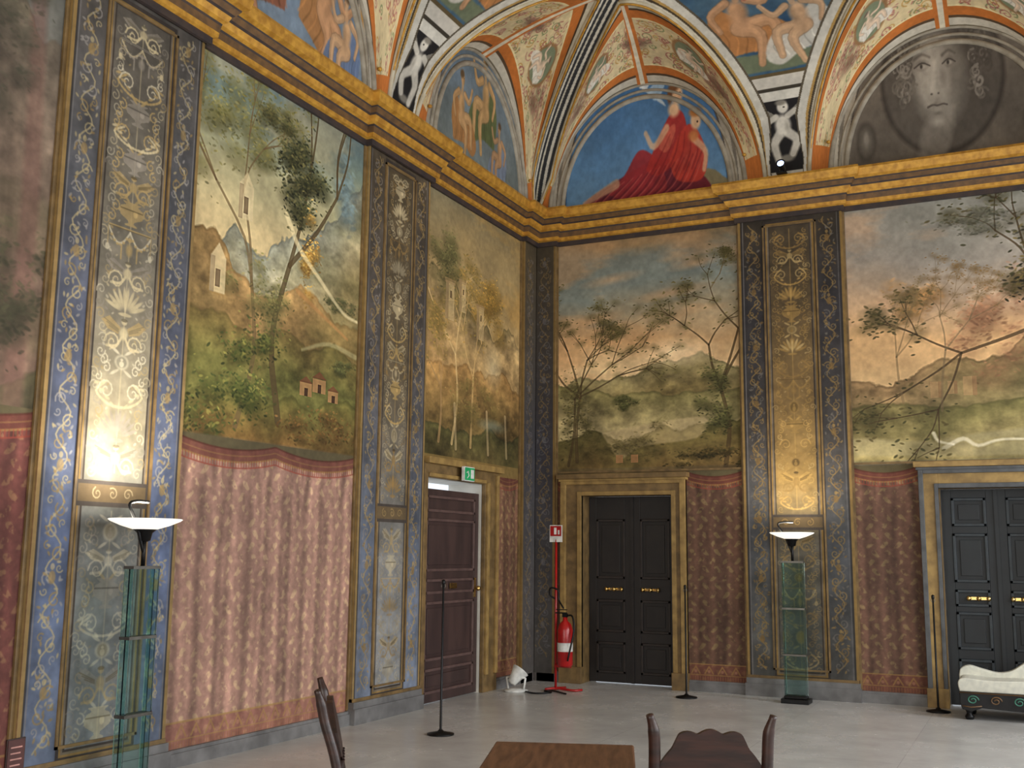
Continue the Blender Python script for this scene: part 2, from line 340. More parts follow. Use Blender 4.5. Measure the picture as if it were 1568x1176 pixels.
for x,z,s in((2.3,4.2,.1),(2.0,4.35,.08),(1.55,4.1,.09)):
    L.rect(x-s,x+s,z,z+s*4.5,(184,162,124),.6);L.rect(x+s*.3,x+s,z,z+s*4.5,(126,104,76),.5);L.rect(x-s*1.2,x+s*1.2,z+s*4.2,z+s*4.8,(150,126,92),.6);L.rect(x-s*.4,x,z+s*2.6,z+s*3.4,(84,66,48),.7)
L.ell(1.2,3.8,.3,.3,(200,192,170),.4,0,.9);L.ell(1.2,3.1,.45,.10,(128,146,142),.5,0,.8)
for x in(.8,1.3,2.1):L.stroke([(x,2.75),(x+.05,3.25)],.05,(200,176,140),.45)
L.tone(4.10,6.50,2.5,HC,1.15,.45,.01);L.tone(.43,2.88,2.6,HC,1.15,.45,.01)
# panel beyond P1
land(L,7.80,9.2,2.4,HC,[(0,(92,82,70)),(.5,(98,90,80)),(1,(84,86,82))],(108,96,84),[(.8,.1,3,0,(104,92,78),(102,80,66),.6),(.1,.05,3,0,(82,76,52),(70,62,46),.2)],71)
v,X,Z=L.reg(7.8,9.2,2.4,HC);st=fbm(v.shape[0],v.shape[1],220,4,.16,4);v*=(1+.7*(st-.5))[...,None]
L.stroke(smooth([(8.0,2.5),(7.98,3.8),(8.05,5.6)],5),.16,(124,86,76),.5,.12,.05)
foliage(L,8.25,5.0,.3,.6,300,[(74,74,58),(98,90,74)],.05,.5);foliage(L,8.1,3.2,.3,.5,300,[(74,72,50),(62,60,44)],.05,.6)
# curtains left
curtain(L,4.12,6.50,.12,2.48,(160,120,104),3,9)
curtain(L,7.8,9.2,.12,2.48,(100,56,50),4,5)
curtain(L,.43,1.10,.12,2.58,(118,82,62),6,3)
L.rect(.43,2.88,2.5,2.64,(140,112,58),.9)
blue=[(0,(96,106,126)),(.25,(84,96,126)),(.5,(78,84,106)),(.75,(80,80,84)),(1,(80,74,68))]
cgl=[(0,(112,116,120)),(.3,(108,108,102)),(.42,(150,138,110)),(.6,(122,114,98)),(1,(84,78,70))]  # panel ground; paler middle stop has the floor lamp's glow painted in
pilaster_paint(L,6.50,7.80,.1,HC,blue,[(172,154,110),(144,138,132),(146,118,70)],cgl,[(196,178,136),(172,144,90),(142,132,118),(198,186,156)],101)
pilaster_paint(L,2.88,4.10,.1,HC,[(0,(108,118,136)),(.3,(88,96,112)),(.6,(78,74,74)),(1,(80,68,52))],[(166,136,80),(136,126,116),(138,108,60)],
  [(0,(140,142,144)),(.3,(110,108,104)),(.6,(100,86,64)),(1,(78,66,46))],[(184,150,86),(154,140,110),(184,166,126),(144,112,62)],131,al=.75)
L.vgrad(0,.43,.1,HC,[(0,(88,82,78)),(.5,(68,66,70)),(1,(80,68,48))]);vine(L,.24,.3,HC-.2,.12,[(140,112,66),(112,106,106)],7,.6)
L.rect(.395,.43,.1,HC,(124,96,50));L.rect(.0,.03,.1,HC,(110,86,50),.7)
# ------------------------------------------------------------------ BACK WALL canvas
B=Cv(7.9,7.9,170)
B.rect(0,7.9,0,7.9,(95,88,84))
land(B,.33,2.77,2.52,HC,[(0,(128,108,72)),(.3,(170,150,114)),(.43,(212,184,146)),(.55,(190,156,118)),(.68,(146,136,118)),(.8,(120,130,132)),(.92,(112,118,118)),(1,(134,114,88))],(188,146,106),
  [(.44,.07,4,.05,(138,130,96),(126,112,74),.12),(.35,.05,5,-.05,(124,118,78),(152,140,106),.15),(.19,.08,4,.12,(94,88,52),(92,72,44),.2)],83)
for x,z,w_ in((1.1,5.1,.5),(1.9,4.85,.6),(.9,4.6,.4),(2.2,5.2,.4)):
    B.ell(x,z,w_,.09,(200,154,114),.45,.12,.9);B.ell(x+.1,z-.08,w_*.8,.06,(108,114,120),.4,.12,.9)
B.ell(1.95,4.08,.6,.22,(238,214,182),.65,0,.9)
B.poly(smooth([(.95,3.1),(1.6,3.2),(2.3,3.25),(2.2,3.0),(1.5,2.92),(1.2,2.78),(.95,3.1)],4),(190,170,134),.5,.03)
DT=[(88,84,50),(110,102,62),(70,66,42)]
tree(B,.62,2.75,2.3,(74,60,42),.05,-.05,4,4,.6,DT,.035,3);tree(B,.5,2.7,2.4,(74,60,42),.04,-.1,3,14,.6,DT,.035,3)
tree(B,2.55,2.65,2.7,(70,56,38),.06,.05,4,24,.65,DT,.04,4)
foliage(B,2.45,3.5,.25,.45,320,[(80,82,48),(100,98,60),(62,62,40)],.04)
foliage(B,.6,3.5,.2,.6,260,[(90,86,54),(112,102,62),(72,68,44)],.035,.6)
foliage(B,1.3,3.5,.16,.1,120,[(74,76,46),(92,92,58)],.035)
foliage(B,1.4,2.9,.5,.2,200,[(104,94,58),(88,80,50)],.045,.45)
foliage(B,2.3,2.78,.5,.12,260,[(60,56,34),(86,72,42)],.04)
tree(B,2.4,4.85,.6,(104,90,66),.02,-.6,3,31,.5,DT,.025,3)
for x,z in((1.15,2.72),(1.35,2.72)):B.rect(x,x+.09,z,z+.1,(166,120,84),.7)
B.tone(.36,2.74,2.66,HC-.05,1.12,.45,.015)
land(B,4.01,6.43,2.62,HC,[(0,(152,134,102)),(.25,(198,168,128)),(.45,(202,164,122)),(.6,(184,156,132)),(.78,(146,140,138)),(1,(122,126,126))],(200,160,130),
  [(.38,.06,4,.18,(150,122,90),(140,126,92),.2),(.22,.03,4,.04,(126,118,78),(142,130,90),.1)],97)
foliage(B,5.55,4.1,.6,.45,240,[(154,108,84),(136,96,76),(168,122,92)],.06,.4)
foliage(B,4.75,4.5,.3,.35,120,[(206,158,98),(190,140,88)],.06,.35)
B.poly(smooth([(4.05,2.72),(4.05,2.92),(4.8,2.86),(5.3,2.93),(6.43,3.0),(6.43,2.75),(5.6,2.68),(4.05,2.72)],4),(164,156,130),.4,.04)
B.stroke(smooth([(5.0,2.78),(5.2,2.88),(5.35,2.8),(5.6,2.86),(6.1,2.84)],4),.05,(216,210,194),.6,.02,.02)
B.stroke(smooth([(4.9,2.95),(4.95,2.86),(5.1,2.82)],4),.04,(220,214,200),.6,.02,.02)
for x,z,s in((4.95,3.35,.06),(5.12,3.38,.05),(5.3,3.36,.07)):
    B.rect(x-s,x+s,z,z+s*3,(176,140,104),.45);B.rect(x+s*.3,x+s,z,z+s*3,(120,90,66),.4)
tree(B,6.2,2.9,3.4,(74,60,44),.07,.1,4,9,.7,[(60,60,40),(86,78,50)],.055,6);tree(B,5.0,3.2,1.9,(116,100,78),.03,-.1,4,19,.5,[(126,102,70)],.025,3);tree(B,4.6,3.3,1.5,(120,102,76),.03,.1,3,29,.45,[(126,108,76)],.025,3)
foliage(B,6.15,4.85,.5,.6,700,[(62,62,42),(86,78,50),(46,44,34),(108,96,60)],.05,.85)
foliage(B,5.4,5.35,.5,.15,220,[(88,90,78),(102,100,88)],.045,.5)
B.tone(4.04,6.4,2.66,HC-.05,1.12,.45,.015)
curtain(B,2.06,2.77,.12,2.60,(98,70,56),13,3);curtain(B,4.01,4.72,.12,2.60,(106,76,62),14,3);curtain(B,6.2,6.43,.12,2.6,(106,76,62),15,1)
curtain(B,.33,.45,.12,2.6,(88,60,48),16,1)
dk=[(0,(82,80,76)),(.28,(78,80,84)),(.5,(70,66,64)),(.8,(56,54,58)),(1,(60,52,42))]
cg3=[(0,(76,76,72)),(.28,(88,82,70)),(.42,(156,124,68)),(.6,(126,100,60)),(1,(70,60,46))]  # dark gold ground, yellower mid stop paints lamp light above the dish
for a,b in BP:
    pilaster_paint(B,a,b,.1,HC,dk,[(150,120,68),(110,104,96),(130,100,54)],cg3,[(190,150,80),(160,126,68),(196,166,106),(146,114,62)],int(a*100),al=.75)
B.vgrad(0,.33,.1,HC,[(0,(76,72,68)),(.5,(58,56,62)),(1,(72,62,46))]);vine(B,.17,.3,HC-.2,.11,[(128,102,60),(98,96,98)],9,.6)
B.rect(.3,.33,.1,HC,(120,94,50));B.rect(0,.03,.1,HC,(110,86,50),.7)
B.rect(7.67,7.9,.1,HC,(110,70,60))
for C_,W in((L,9.2),(B,7.9)):C_.rect(0,W,HC-.03,HC+.03,(70,54,34))
# ---- lunettes
def lunette(cv,c,bg,seed):
    cv.rect(c-1.9,c+1.9,ZS-.05,7.9,(176,168,152))
    t=np.linspace(0,math.pi,40)
    def arc(r,b):return list(zip(c+r*np.cos(t),ZS+b*np.sin(t)))
    cv.poly(arc(1.34,1.64),(150,142,128));cv.poly(arc(1.30,1.60),(184,176,160));cv.poly(arc(1.24,1.54),(120,112,100));cv.poly(arc(1.20,1.50),(170,160,144))
    cv.poly(arc(1.12,1.41),(90,82,74));cv.poly(arc(1.10,1.39),bg[0])
    v,X,Z=cv.reg(c-1.2,c+1.2,ZS,ZS+1.5);h,w=v.shape[:2]
    m=(((X-c)/1.09)**2+((Z-ZS)/1.38)**2<1)&(Z>ZS)
    n=fbm(h,w,70,5,2,seed);y=np.clip((Z-ZS)/1.4+.5*(n-.5),0,1)[...,None]
    o=col(bg[1])*(1-y)+col(bg[0])*y;o=o*(1+.4*(n-.5))[...,None]
    v[m]=o[m]
lunette(B,1.55,((52,100,158),(104,146,184)),1)
B.poly(smooth([(.55,6.08),(.9,6.16),(1.5,6.14),(2.3,6.3),(2.58,6.22),(2.58,6.08),(.55,6.08)],4),(140,124,84),.9,.02)
def T3(pts):return [(2.02+(a-2.02)*1.10,6.08+(b-6.08)*1.10) for a,b in pts]
def red(pts,c,al=.95):B.poly(smooth(T3(pts+[pts[0]]),5),c,al,.015)
def st3(pts,*a):B.stroke(smooth(T3(pts),4),*a)
def el3(x,z,rx,rz,*a):
    x,z=T3([(x,z)])[0];B.ell(x,z,rx*1.1,rz*1.1,*a)
# reclining figure: legs stretched to the left under a long dark red mantle, torso raised on the right
red([(.78,6.11),(.95,6.19),(1.2,6.27),(1.5,6.36),(1.75,6.42),(2.05,6.36),(2.3,6.24),(2.34,6.09),(1.5,6.08),(.9,6.085)],(116,32,46))
red([(1.15,6.18),(1.35,6.32),(1.52,6.50),(1.66,6.48),(1.80,6.36),(1.85,6.15),(1.4,6.11)],(156,44,50))
red([(1.62,6.34),(1.72,6.5),(1.88,6.72),(2.0,6.80),(2.1,6.72),(2.12,6.5),(1.95,6.35),(1.75,6.28)],(178,46,42))
red([(1.9,6.38),(2.02,6.58),(2.16,6.66),(2.28,6.56),(2.36,6.36),(2.28,6.2),(2.0,6.22)],(200,60,46))
red([(1.78,6.5),(1.86,6.62),(1.98,6.68),(1.96,6.54),(1.86,6.46)],(226,110,84),.7)
for k in range(11):
    a=.9+k*.11;st3([(a,6.11),(a+.14,6.19),(a+.30,6.23+.02*k)],.03,(76,20,34),.5,.01,.02)
    st3([(a+.05,6.12),(a+.2,6.21),(a+.34,6.25+.02*k)],.015,(212,104,92),.5,.01,.01)
for k in range(6):st3([(1.68+k*.1,6.3),(1.80+k*.09,6.44),(1.92+k*.06,6.6)],.025,(122,26,32),.5,.01,.015)
SK=(226,182,140)
st3([(1.25,6.26),(1.05,6.20),(.84,6.13)],.09,(210,162,122),.75,.05,.02)
st3([(1.88,6.66),(1.72,6.52),(1.62,6.64)],.07,SK,.79,.05,.02);st3([(2.2,6.54),(2.34,6.42),(2.32,6.28)],.07,SK,.79,.05,.02)
el3(1.97,6.80,.09,.08,SK,1,0,.5);el3(2.01,6.92,.08,.095,SK,1,-.2,.4);el3(1.97,6.985,.095,.06,(122,78,46),1,.4,.5);el3(1.92,6.91,.04,.075,(122,78,46),1,0,.5);el3(2.04,6.90,.035,.045,(190,134,98),.5,0,.9);el3(2.045,6.93,.012,.01,(60,36,30))
el3(2.23,6.68,.075,.09,(228,184,142),1,0,.4);el3(2.22,6.75,.09,.05,(180,114,58),1,0,.5);el3(2.25,6.67,.012,.01,(60,36,30));el3(2.2,6.56,.08,.06,(216,130,70),.9,0,.5)
for pts,c in(([(1.3,7.26),(1.5,7.16),(1.72,7.05),(1.84,6.92)],(206,216,220)),([(1.5,7.12),(1.54,7.3),(1.66,7.3),(1.62,7.12)],(220,226,228)),([(1.6,7.08),(1.78,7.18),(1.84,7.1),(1.72,6.98)],(170,196,216)),([(1.28,7.26),(1.36,7.32),(1.4,7.22)],(196,206,212))):
    B.poly(smooth(pts+[pts[0]],4),c,.85,.02)
lunette(B,5.22,((122,112,100),(106,97,87)),2)
cx,cz=5.18,6.76;Q=1.16
def FE(dx,dz,rx,rz,*a):B.ell(cx+dx*Q,cz+dz*Q,rx*Q,rz*Q,*a)
def FS(pts,w,c,al,w2,so):B.stroke(smooth([(cx+a*Q,cz+b*Q) for a,b in pts],3),w*Q,c,al,w2*Q,so)
FE(0,0,.60,.565,(70,63,57),1,0,.06);FE(0,0,.56,.525,(92,85,77),1,0,.06);FE(.12,-.08,.42,.42,(70,63,57),.7,0,.9)
FS([(-.02,-.3),(-.10,-.46)],.24,(130,122,112),.7,.28,.06)
FE(-.02,.0,.30,.40,(146,139,128),1,.10,.4);FE(-.09,.07,.23,.31,(188,180,167),.8,.1,1.);FE(.16,-.05,.14,.30,(100,93,85),.65,.1,1.)
for i in range(150):
    q=np.random.default_rng(i);a=q.uniform(-.6,3.7);rr=q.uniform(.30,.46);B_c=[(80,73,66),(150,142,131),(116,108,98),(96,89,81)][i%4];spiral(B,cx+Q*rr*.98*math.cos(a),cz+Q*(.08+rr*1.0*math.sin(a)),.05*Q,q.uniform(0,6),1.1,.022,B_c,.7)
FE(-.12,.24,.2,.08,(176,168,155),.5,.1,.9)
for sx,w in((-1,.075),(1,.06)):
    ex=-.05+sx*.125;FE(ex,.10,w,.05,(98,91,83),.8,0,.9);FE(ex,.092,w*.75,.024,(176,168,155),.9,0,.6);FE(ex-.008,.094,.018,.022,(56,51,47),.9,0,.6)
    FS([(ex-w,.09),(ex,.118),(ex+w,.09)],.012,(66,60,55),.79,.01,.006);FS([(ex-w,.15),(ex,.178),(ex+w,.15)],.022,(92,85,77),.7,.012,.02)
FE(.015,.0,.04,.12,(118,110,101),.6,.1,.9);FS([(-.06,.1),(-.075,-.02),(-.085,-.07)],.035,(204,196,182),.55,.045,.03);FE(-.07,-.10,.055,.03,(176,168,155),.7,0,.7);FE(-.10,-.112,.016,.01,(66,60,55),.8,0,.6);FE(-.035,-.112,.014,.01,(66,60,55),.7,0,.6)
FE(-.05,-.155,.03,.03,(128,120,110),.5,0,.9);FS([(-.14,-.2),(-.09,-.188),(-.05,-.196),(-.0,-.19),(.04,-.2)],.016,(72,65,60),.79,.012,.006);FE(-.05,-.178,.07,.016,(134,126,116),.7,0,.8);FE(-.05,-.222,.065,.02,(170,162,149),.7,0,.8);FE(-.05,-.252,.06,.016,(104,97,88),.6,0,.9);FE(-.06,-.31,.09,.05,(178,170,156),.6,0,.9)
for sx in(-1,1):
    B.ell(5.22+sx*.90,6.32,.13,.19,(82,75,67),.9);B.ell(5.22+sx*.90,6.32,.10,.15,(124,116,105),.8,0,.6);B.ell(5.22+sx*.90,6.34,.04,.08,(156,148,136),.7,0,.6)
lunette(L,1.62,((96,120,146),(118,126,120)),3)
figure(L,1.5,6.45,.75,(204,160,102),(96,106,60),5);figure(L,2.1,6.3,.6,(194,150,98),(170,116,62),6,-1);figure(L,1.1,6.2,.5,(184,140,96),(120,132,152),7)
lunette(L,5.3,((78,110,152),(122,136,148)),4)
figure(L,5.0,6.25,.85,(200,148,104),(174,118,66),8,-1,.5);figure(L,5.75,6.3,.9,(186,130,92),(138,82,58),9,1,-.2);figure(L,4.5,6.15,.6,(200,158,116),(98,118,154),10)
L.stroke([(c[0],c[1]) for c in zip(5.3+1.16*np.cos(np.linspace(0,3.14,30)),ZS+1.45*np.sin(np.linspace(0,3.14,30)))],.03,(196,140,60))
L.grain(.13,41,.88,1.0);B.grain(.13,43,.90,1.0)
imL=L.image('fresco_left');imB=B.image('fresco_back')
# ------------------------------------------------------------------ COVE canvases (s, arc length)
tt=np.linspace(0,math.pi/2,400);aa=R_*np.sin(tt);dd=D_*(1-np.cos(tt))
LL=np.concatenate([[0],np.cumsum(np.hypot(np.diff(aa),np.diff(dd)))])
def putto(cv,x,z,s):
    W=(222,216,202);G=(140,134,122)
    def st(p,w):
        cv.stroke(smooth([(x+a*s,z+b*s) for a,b in p],3),w*s*1.25,G,.79,w*s,.01);cv.stroke(smooth([(x+a*s,z+b*s) for a,b in p],3),w*s,W,.79,w*.7*s,.01)
    cv.poly([(x-.1*s,z+.45*s),(x-.45*s,z+.72*s),(x-.5*s,z+.5*s),(x-.3*s,z+.36*s)],G,.9);cv.poly([(x+.1*s,z+.45*s),(x+.42*s,z+.72*s),(x+.5*s,z+.52*s),(x+.3*s,z+.4*s)],G,.9)
    cv.ell(x+.02*s,z-.28*s,.16*s,.08*s,G,.9,0,.5)
    st([(-.05,.15),(-.17,-.03),(-.12,-.3)],.14);st([(.06,.15),(.2,0),(.12,-.22)],.14);st([(-.1,.42),(-.28,.35),(-.34,.55)],.09);st([(.1,.42),(.28,.5),(.36,.3)],.09)
    cv.ell(x,z+.27*s,.16*s,.22*s,W,1,0,.4);cv.ell(x+.03*s,z+.57*s,.11*s,.12*s,W,1,0,.3);cv.ell(x+.01*s,z+.65*s,.12*s,.06*s,G,1,0,.5);cv.ell(x+.07*s,z+.25*s,.06*s,.15*s,G,.6,0,.9);cv.ell(x+.05*s,z+.57*s,.02*s,.015*s,(60,56,50))
def arab(cv,x0,x1,z0,z1,n,r,cols,sz=.1):
    for i in range(n):
        x=r.uniform(x0,x1);z=r.uniform(z0,z1);s=r.choice([-1,1]);c=cols[r.integers(len(cols))]
        spiral(cv,x,z,sz*r.uniform(.6,1.1),r.uniform(0,6),1.3,.018,c,.7,s)
        for q in range(3):cv.ell(x+r.uniform(-1,1)*sz,z+r.uniform(-1,1)*sz,sz*.34,sz*.15,cols[r.integers(len(cols))],.7,r.uniform(0,3),.5)
def cove_paint(W,bays,seed):
    cv=Cv(W,4.6,120);h,w=cv.a.shape[:2];r=np.random.default_rng(seed)
    cv.rect(0,W,0,4.6,(206,192,154));arab(cv,0,W,2.6,4.6,int(W*24),r,[(176,100,80),(126,136,96),(196,150,84),(150,110,110)])
    mids=[(bays[i]+bays[i+1])/2 for i in range(len(bays)-1)]
    for k,m in enumerate(mids):
        v,X,Z=cv.reg(m-1.8,m+1.8,1.35,3.3);n=fbm(v.shape[0],v.shape[1],50,4,1.5,seed+k)
        v[:]=(col((56,88,116))+(n-.5)[...,None]*col((110,100,60)))
        cv.poly(smooth([(m-.6,1.38),(m+.5,1.38),(m+.8,1.55),(m-.9,1.6),(m-.6,1.38)],3),(120,124,84),.8,.03)
        figure(cv,m-.26,1.66,1.0,(200,150,108),(190,124,66),seed+k,1);figure(cv,m+.46,1.6,.85,(206,164,124),(206,200,188),seed+k+5,-1,.2)
        figure(cv,m,2.4,.6,(196,150,108),(168,84,70),seed+k+9,1,.4)
        cv.rect(m-1.2,m+1.2,0,1.12,(200,196,184));cv.poly([(m-.5,1.0),(m+.5,1.0),(m+.22,.14),(m-.22,.14)],(30,28,30))
        cv.rect(m-1.2,m+1.2,1.12,1.16,(60,54,44));cv.rect(m-1.2,m+1.2,1.0,1.12,(214,210,198));cv.rect(m-1.2,m+1.2,1.16,1.30,(200,194,182));cv.rect(m-1.2,m+1.2,1.3,1.34,(96,80,50))
        putto(cv,m,.50,.72)
    Ls=(np.arange(h)+.5)/120;S=((np.arange(w)+.5)/120)[None,:]
    A=np.interp(Ls,LL,aa);Dd=np.interp(Ls,LL,dd)
    g=np.full((h,w),9.,np.float32)
    for i,c in enumerate(bays):
        for sd in(-1,1):
            gs=np.array([groin(min(a,1.9),c,sd,i==0) for a in A])
            slope=np.gradient(gs,Ls);n=np.sqrt(1+slope**2)
            g=np.minimum(g,(np.abs(S-gs[:,None])/n[:,None]))
    lim=np.clip(Ls/.8,.35,1)[:,None]
    for lo,hi,c in((0,.05,(206,198,178)),(.05,.075,(74,62,46)),(.075,.105,(180,142,76)),(.105,.20,(204,200,188)),(.20,.225,(90,80,64))):
        cv.a[(g>=lo*lim)&(g<hi*lim)]=col(c)
    cor=(S<(Dd[:,None]+.26));cs=(S-Dd[:,None])
    cv.a[cor]=col((52,52,54))
    cv.a[cor&(np.abs(cs-.10)<.022)]=col((210,204,188));cv.a[cor&(cs>.17)&(cs<.21)]=col((190,150,84));cv.a[cor&(cs<.025)]=col((200,192,172))
    cv.grain(.12,seed,.9,.97);return cv
imCL=cove_paint(9.2,LB,61).image('fresco_cove_left')
imCB=cove_paint(7.9,BB,62).image('fresco_cove_back')
K=Cv(4.4,1.6,150);K.rect(0,4.4,0,1.6,(218,198,152))
r=np.random.default_rng(5)
arab(K,.1,4.3,.15,1.5,300,r,[(160,80,80),(178,92,86),(108,128,82),(190,140,66),(176,110,104)],.08)
for x in(1.1,2.2,3.3):
    foliage(K,x,.8,.25,.25,80,[(164,90,90),(190,124,106),(116,128,84)],.04,.5)
K.ell(1.45,.85,.24,.34,(150,110,70),.9,0,.1);K.ell(1.45,.85,.20,.30,(124,140,112),.9,0,.1);K.ell(2.95,.85,.24,.34,(150,110,70),.9,0,.1);K.ell(2.95,.85,.20,.30,(124,140,112),.9,0,.1);figure(K,1.45,.65,.42,(226,200,172),(230,222,206),1);figure(K,2.95,.65,.42,(226,200,172),(230,222,206),2)
OR=(200,114,48)
for z0,z1,c in((0,.05,(120,110,90)),(.05,.16,(204,196,178)),(.16,.2,(90,70,50)),(.2,.34,OR),(.34,.37,(232,216,164)),(1.23,1.26,(232,216,164)),(1.26,1.42,OR),(1.42,1.46,(80,60,40)),(1.46,1.6,(200,192,170))):
    K.rect(0,4.4,z0,z1,c)
K.rect(2.12,2.28,0,1.6,OR);K.rect(2.165,2.235,0,1.6,(222,212,186))
for x0 in(0,4.1):K.rect(x0,x0+.3,0,1.6,OR)
K.grain(.12,9,.92,.97);imK=K.image('fresco_vault_cell')
# ------------------------------------------------------------------ materials
def nmat(name):
    m=bpy.data.materials.new(name);m.use_nodes=True;return m,m.node_tree,m.node_tree.nodes['Principled BSDF']
def lin(c):return tuple(((x/255)/12.92 if x/255<=.04045 else ((x/255+.055)/1.055)**2.4) for x in c)+(1,)
def pmat(name,c,rough=.5,metal=0,c2=None,scale=12,bump=.0,detail=4,emit=None,es=0,trans=0,ior=1.45,stretch=None):
    m,nt,b=nmat(name)
    b.inputs['Roughness'].default_value=rough;b.inputs['Metallic'].default_value=metal
    tc=nt.nodes.new('ShaderNodeTexCoord');mp=nt.nodes.new('ShaderNodeMapping');nt.links.new(tc.outputs['Object'],mp.inputs[0])
    if stretch:mp.inputs['Scale'].default_value=stretch
    n=nt.nodes.new('ShaderNodeTexNoise');n.inputs['Scale'].default_value=scale;n.inputs['Detail'].default_value=detail
    nt.links.new(mp.outputs[0],n.inputs['Vector'])
    rp=nt.nodes.new('ShaderNodeValToRGB');rp.color_ramp.elements[0].position=.35;rp.color_ramp.elements[1].position=.65
    c2=c2 or tuple(int(k*.82) for k in c)
    rp.color_ramp.elements[0].color=lin(c);rp.color_ramp.elements[1].color=lin(c2)
    nt.links.new(n.outputs[0],rp.inputs[0]);nt.links.new(rp.outputs[0],b.inputs['Base Color'])
    if bump:
        bp=nt.nodes.new('ShaderNodeBump');bp.inputs['Strength'].default_value=bump;bp.inputs['Distance'].default_value=.01
        nt.links.new(n.outputs[0],bp.inputs['Height']);nt.links.new(bp.outputs[0],b.inputs['Normal'])
    if emit:b.inputs['Emission Color'].default_value=lin(emit);b.inputs['Emission Strength'].default_value=es
    if trans:b.inputs['Transmission Weight'].default_value=trans;b.inputs['IOR'].default_value=ior
    return m
def imat(name,im,rough=.75):
    m,nt,b=nmat(name);t=nt.nodes.new('ShaderNodeTexImage');t.image=im;t.extension='REPEAT'
    uv=nt.nodes.new('ShaderNodeUVMap');uv.uv_map='UVMap';nt.links.new(uv.outputs[0],t.inputs[0])
    nt.links.new(t.outputs[0],b.inputs['Base Color']);b.inputs['Roughness'].default_value=rough
    b.inputs['Specular IOR Level'].default_value=.25
    n=nt.nodes.new('ShaderNodeTexNoise');n.inputs['Scale'].default_value=30;tc=nt.nodes.new('ShaderNodeTexCoord');nt.links.new(tc.outputs['Object'],n.inputs['Vector'])
    bp=nt.nodes.new('ShaderNodeBump');bp.inputs['Strength'].default_value=.15;bp.inputs['Distance'].default_value=.01
    nt.links.new(n.outputs[0],bp.inputs['Height']);nt.links.new(bp.outputs[0],b.inputs['Normal'])
    return m
mL=imat('fresco_left_plaster',imL);mB=imat('fresco_back_plaster',imB);mCL=imat('fresco_cove_left_plaster',imCL);mCB=imat('fresco_cove_back_plaster',imCB);mK=imat('fresco_cell_plaster',imK)
mGold=pmat('gilded_wood',(206,156,62),.45,.25,(166,118,42),14,.2)
mBrown=pmat('bronze_painted_wood',(112,82,48),.5,.1,(84,62,40),12,.1)
mDark=pmat('dark_painted_wood',(62,50,46),.6,0,(44,38,42),10,.1)
mOchre=pmat('ochre_stone_frame',(128,102,62),.55,0,(96,76,46),9,.15)
mOchreL=pmat('ochre_frame_light',(162,132,76),.55,0,(128,102,58),9,.1)
mPlaster=pmat('grey_plaster',(170,164,152),.85,0,(150,144,132),5,.1)
mWhite=pmat('white_plaster',(210,206,196),.85,0,(196,192,182),5,.05)
mBase=pmat('grey_stone_skirting',(120,119,119),.5,0,(94,93,93),6,.1)
mBlack=pmat('black_metal',(26,26,28),.4,.6)
mSteel=pmat('steel_pole',(120,118,112),.35,.8)
mRed=pmat('red_enamel',(176,24,26),.3,0,(150,20,20))
mBrass=pmat('polished_brass',(226,200,140),.25,1,(200,164,94))
mWood=pmat('dark_walnut',(56,32,25),.4,0,(36,21,17),7,.15,stretch=(1,1,6))
mTable=pmat('table_walnut',(112,76,54),.4,0,(84,54,38),5,.1,stretch=(8,1,1))
mDoorBr=pmat('brown_door_wood',(70,51,48),.5,0,(54,39,38),6,.1,stretch=(1,1,.2))
mDoorBk=pmat('black_door_wood',(32,27,25),.5,0,(24,20,20),6,.1)
mDoorBl=pmat('blue_black_door_wood',(24,30,34),.55,0,(20,24,28),6,.1)
mCream=pmat('cream_upholstery',(216,215,200),.8,0,(198,198,186),20,.2)
mGlass=pmat('lamp_glass',(200,236,230),.05,0,(190,230,226),4,0,trans=1)
mFrost=pmat('frosted_lamp_dish',(236,234,226),.4,0,None,5,0,emit=(255,248,232),es=1.0)
mGlow=pmat('halogen_glow',(255,250,235),.5,0,None,5,0,emit=(255,246,224),es=14)
mGreen=pmat('exit_sign_green',(20,130,76),.4,0,None,5,0,emit=(20,140,84),es=.5)
mSignW=pmat('sign_white',(235,235,230),.5)
mPlac=pmat('placard_maroon',(84,42,38),.5)
mPink=pmat('placard_text',(206,150,140),.5)
mTeal=pmat('teal_paint',(60,120,100),.5)
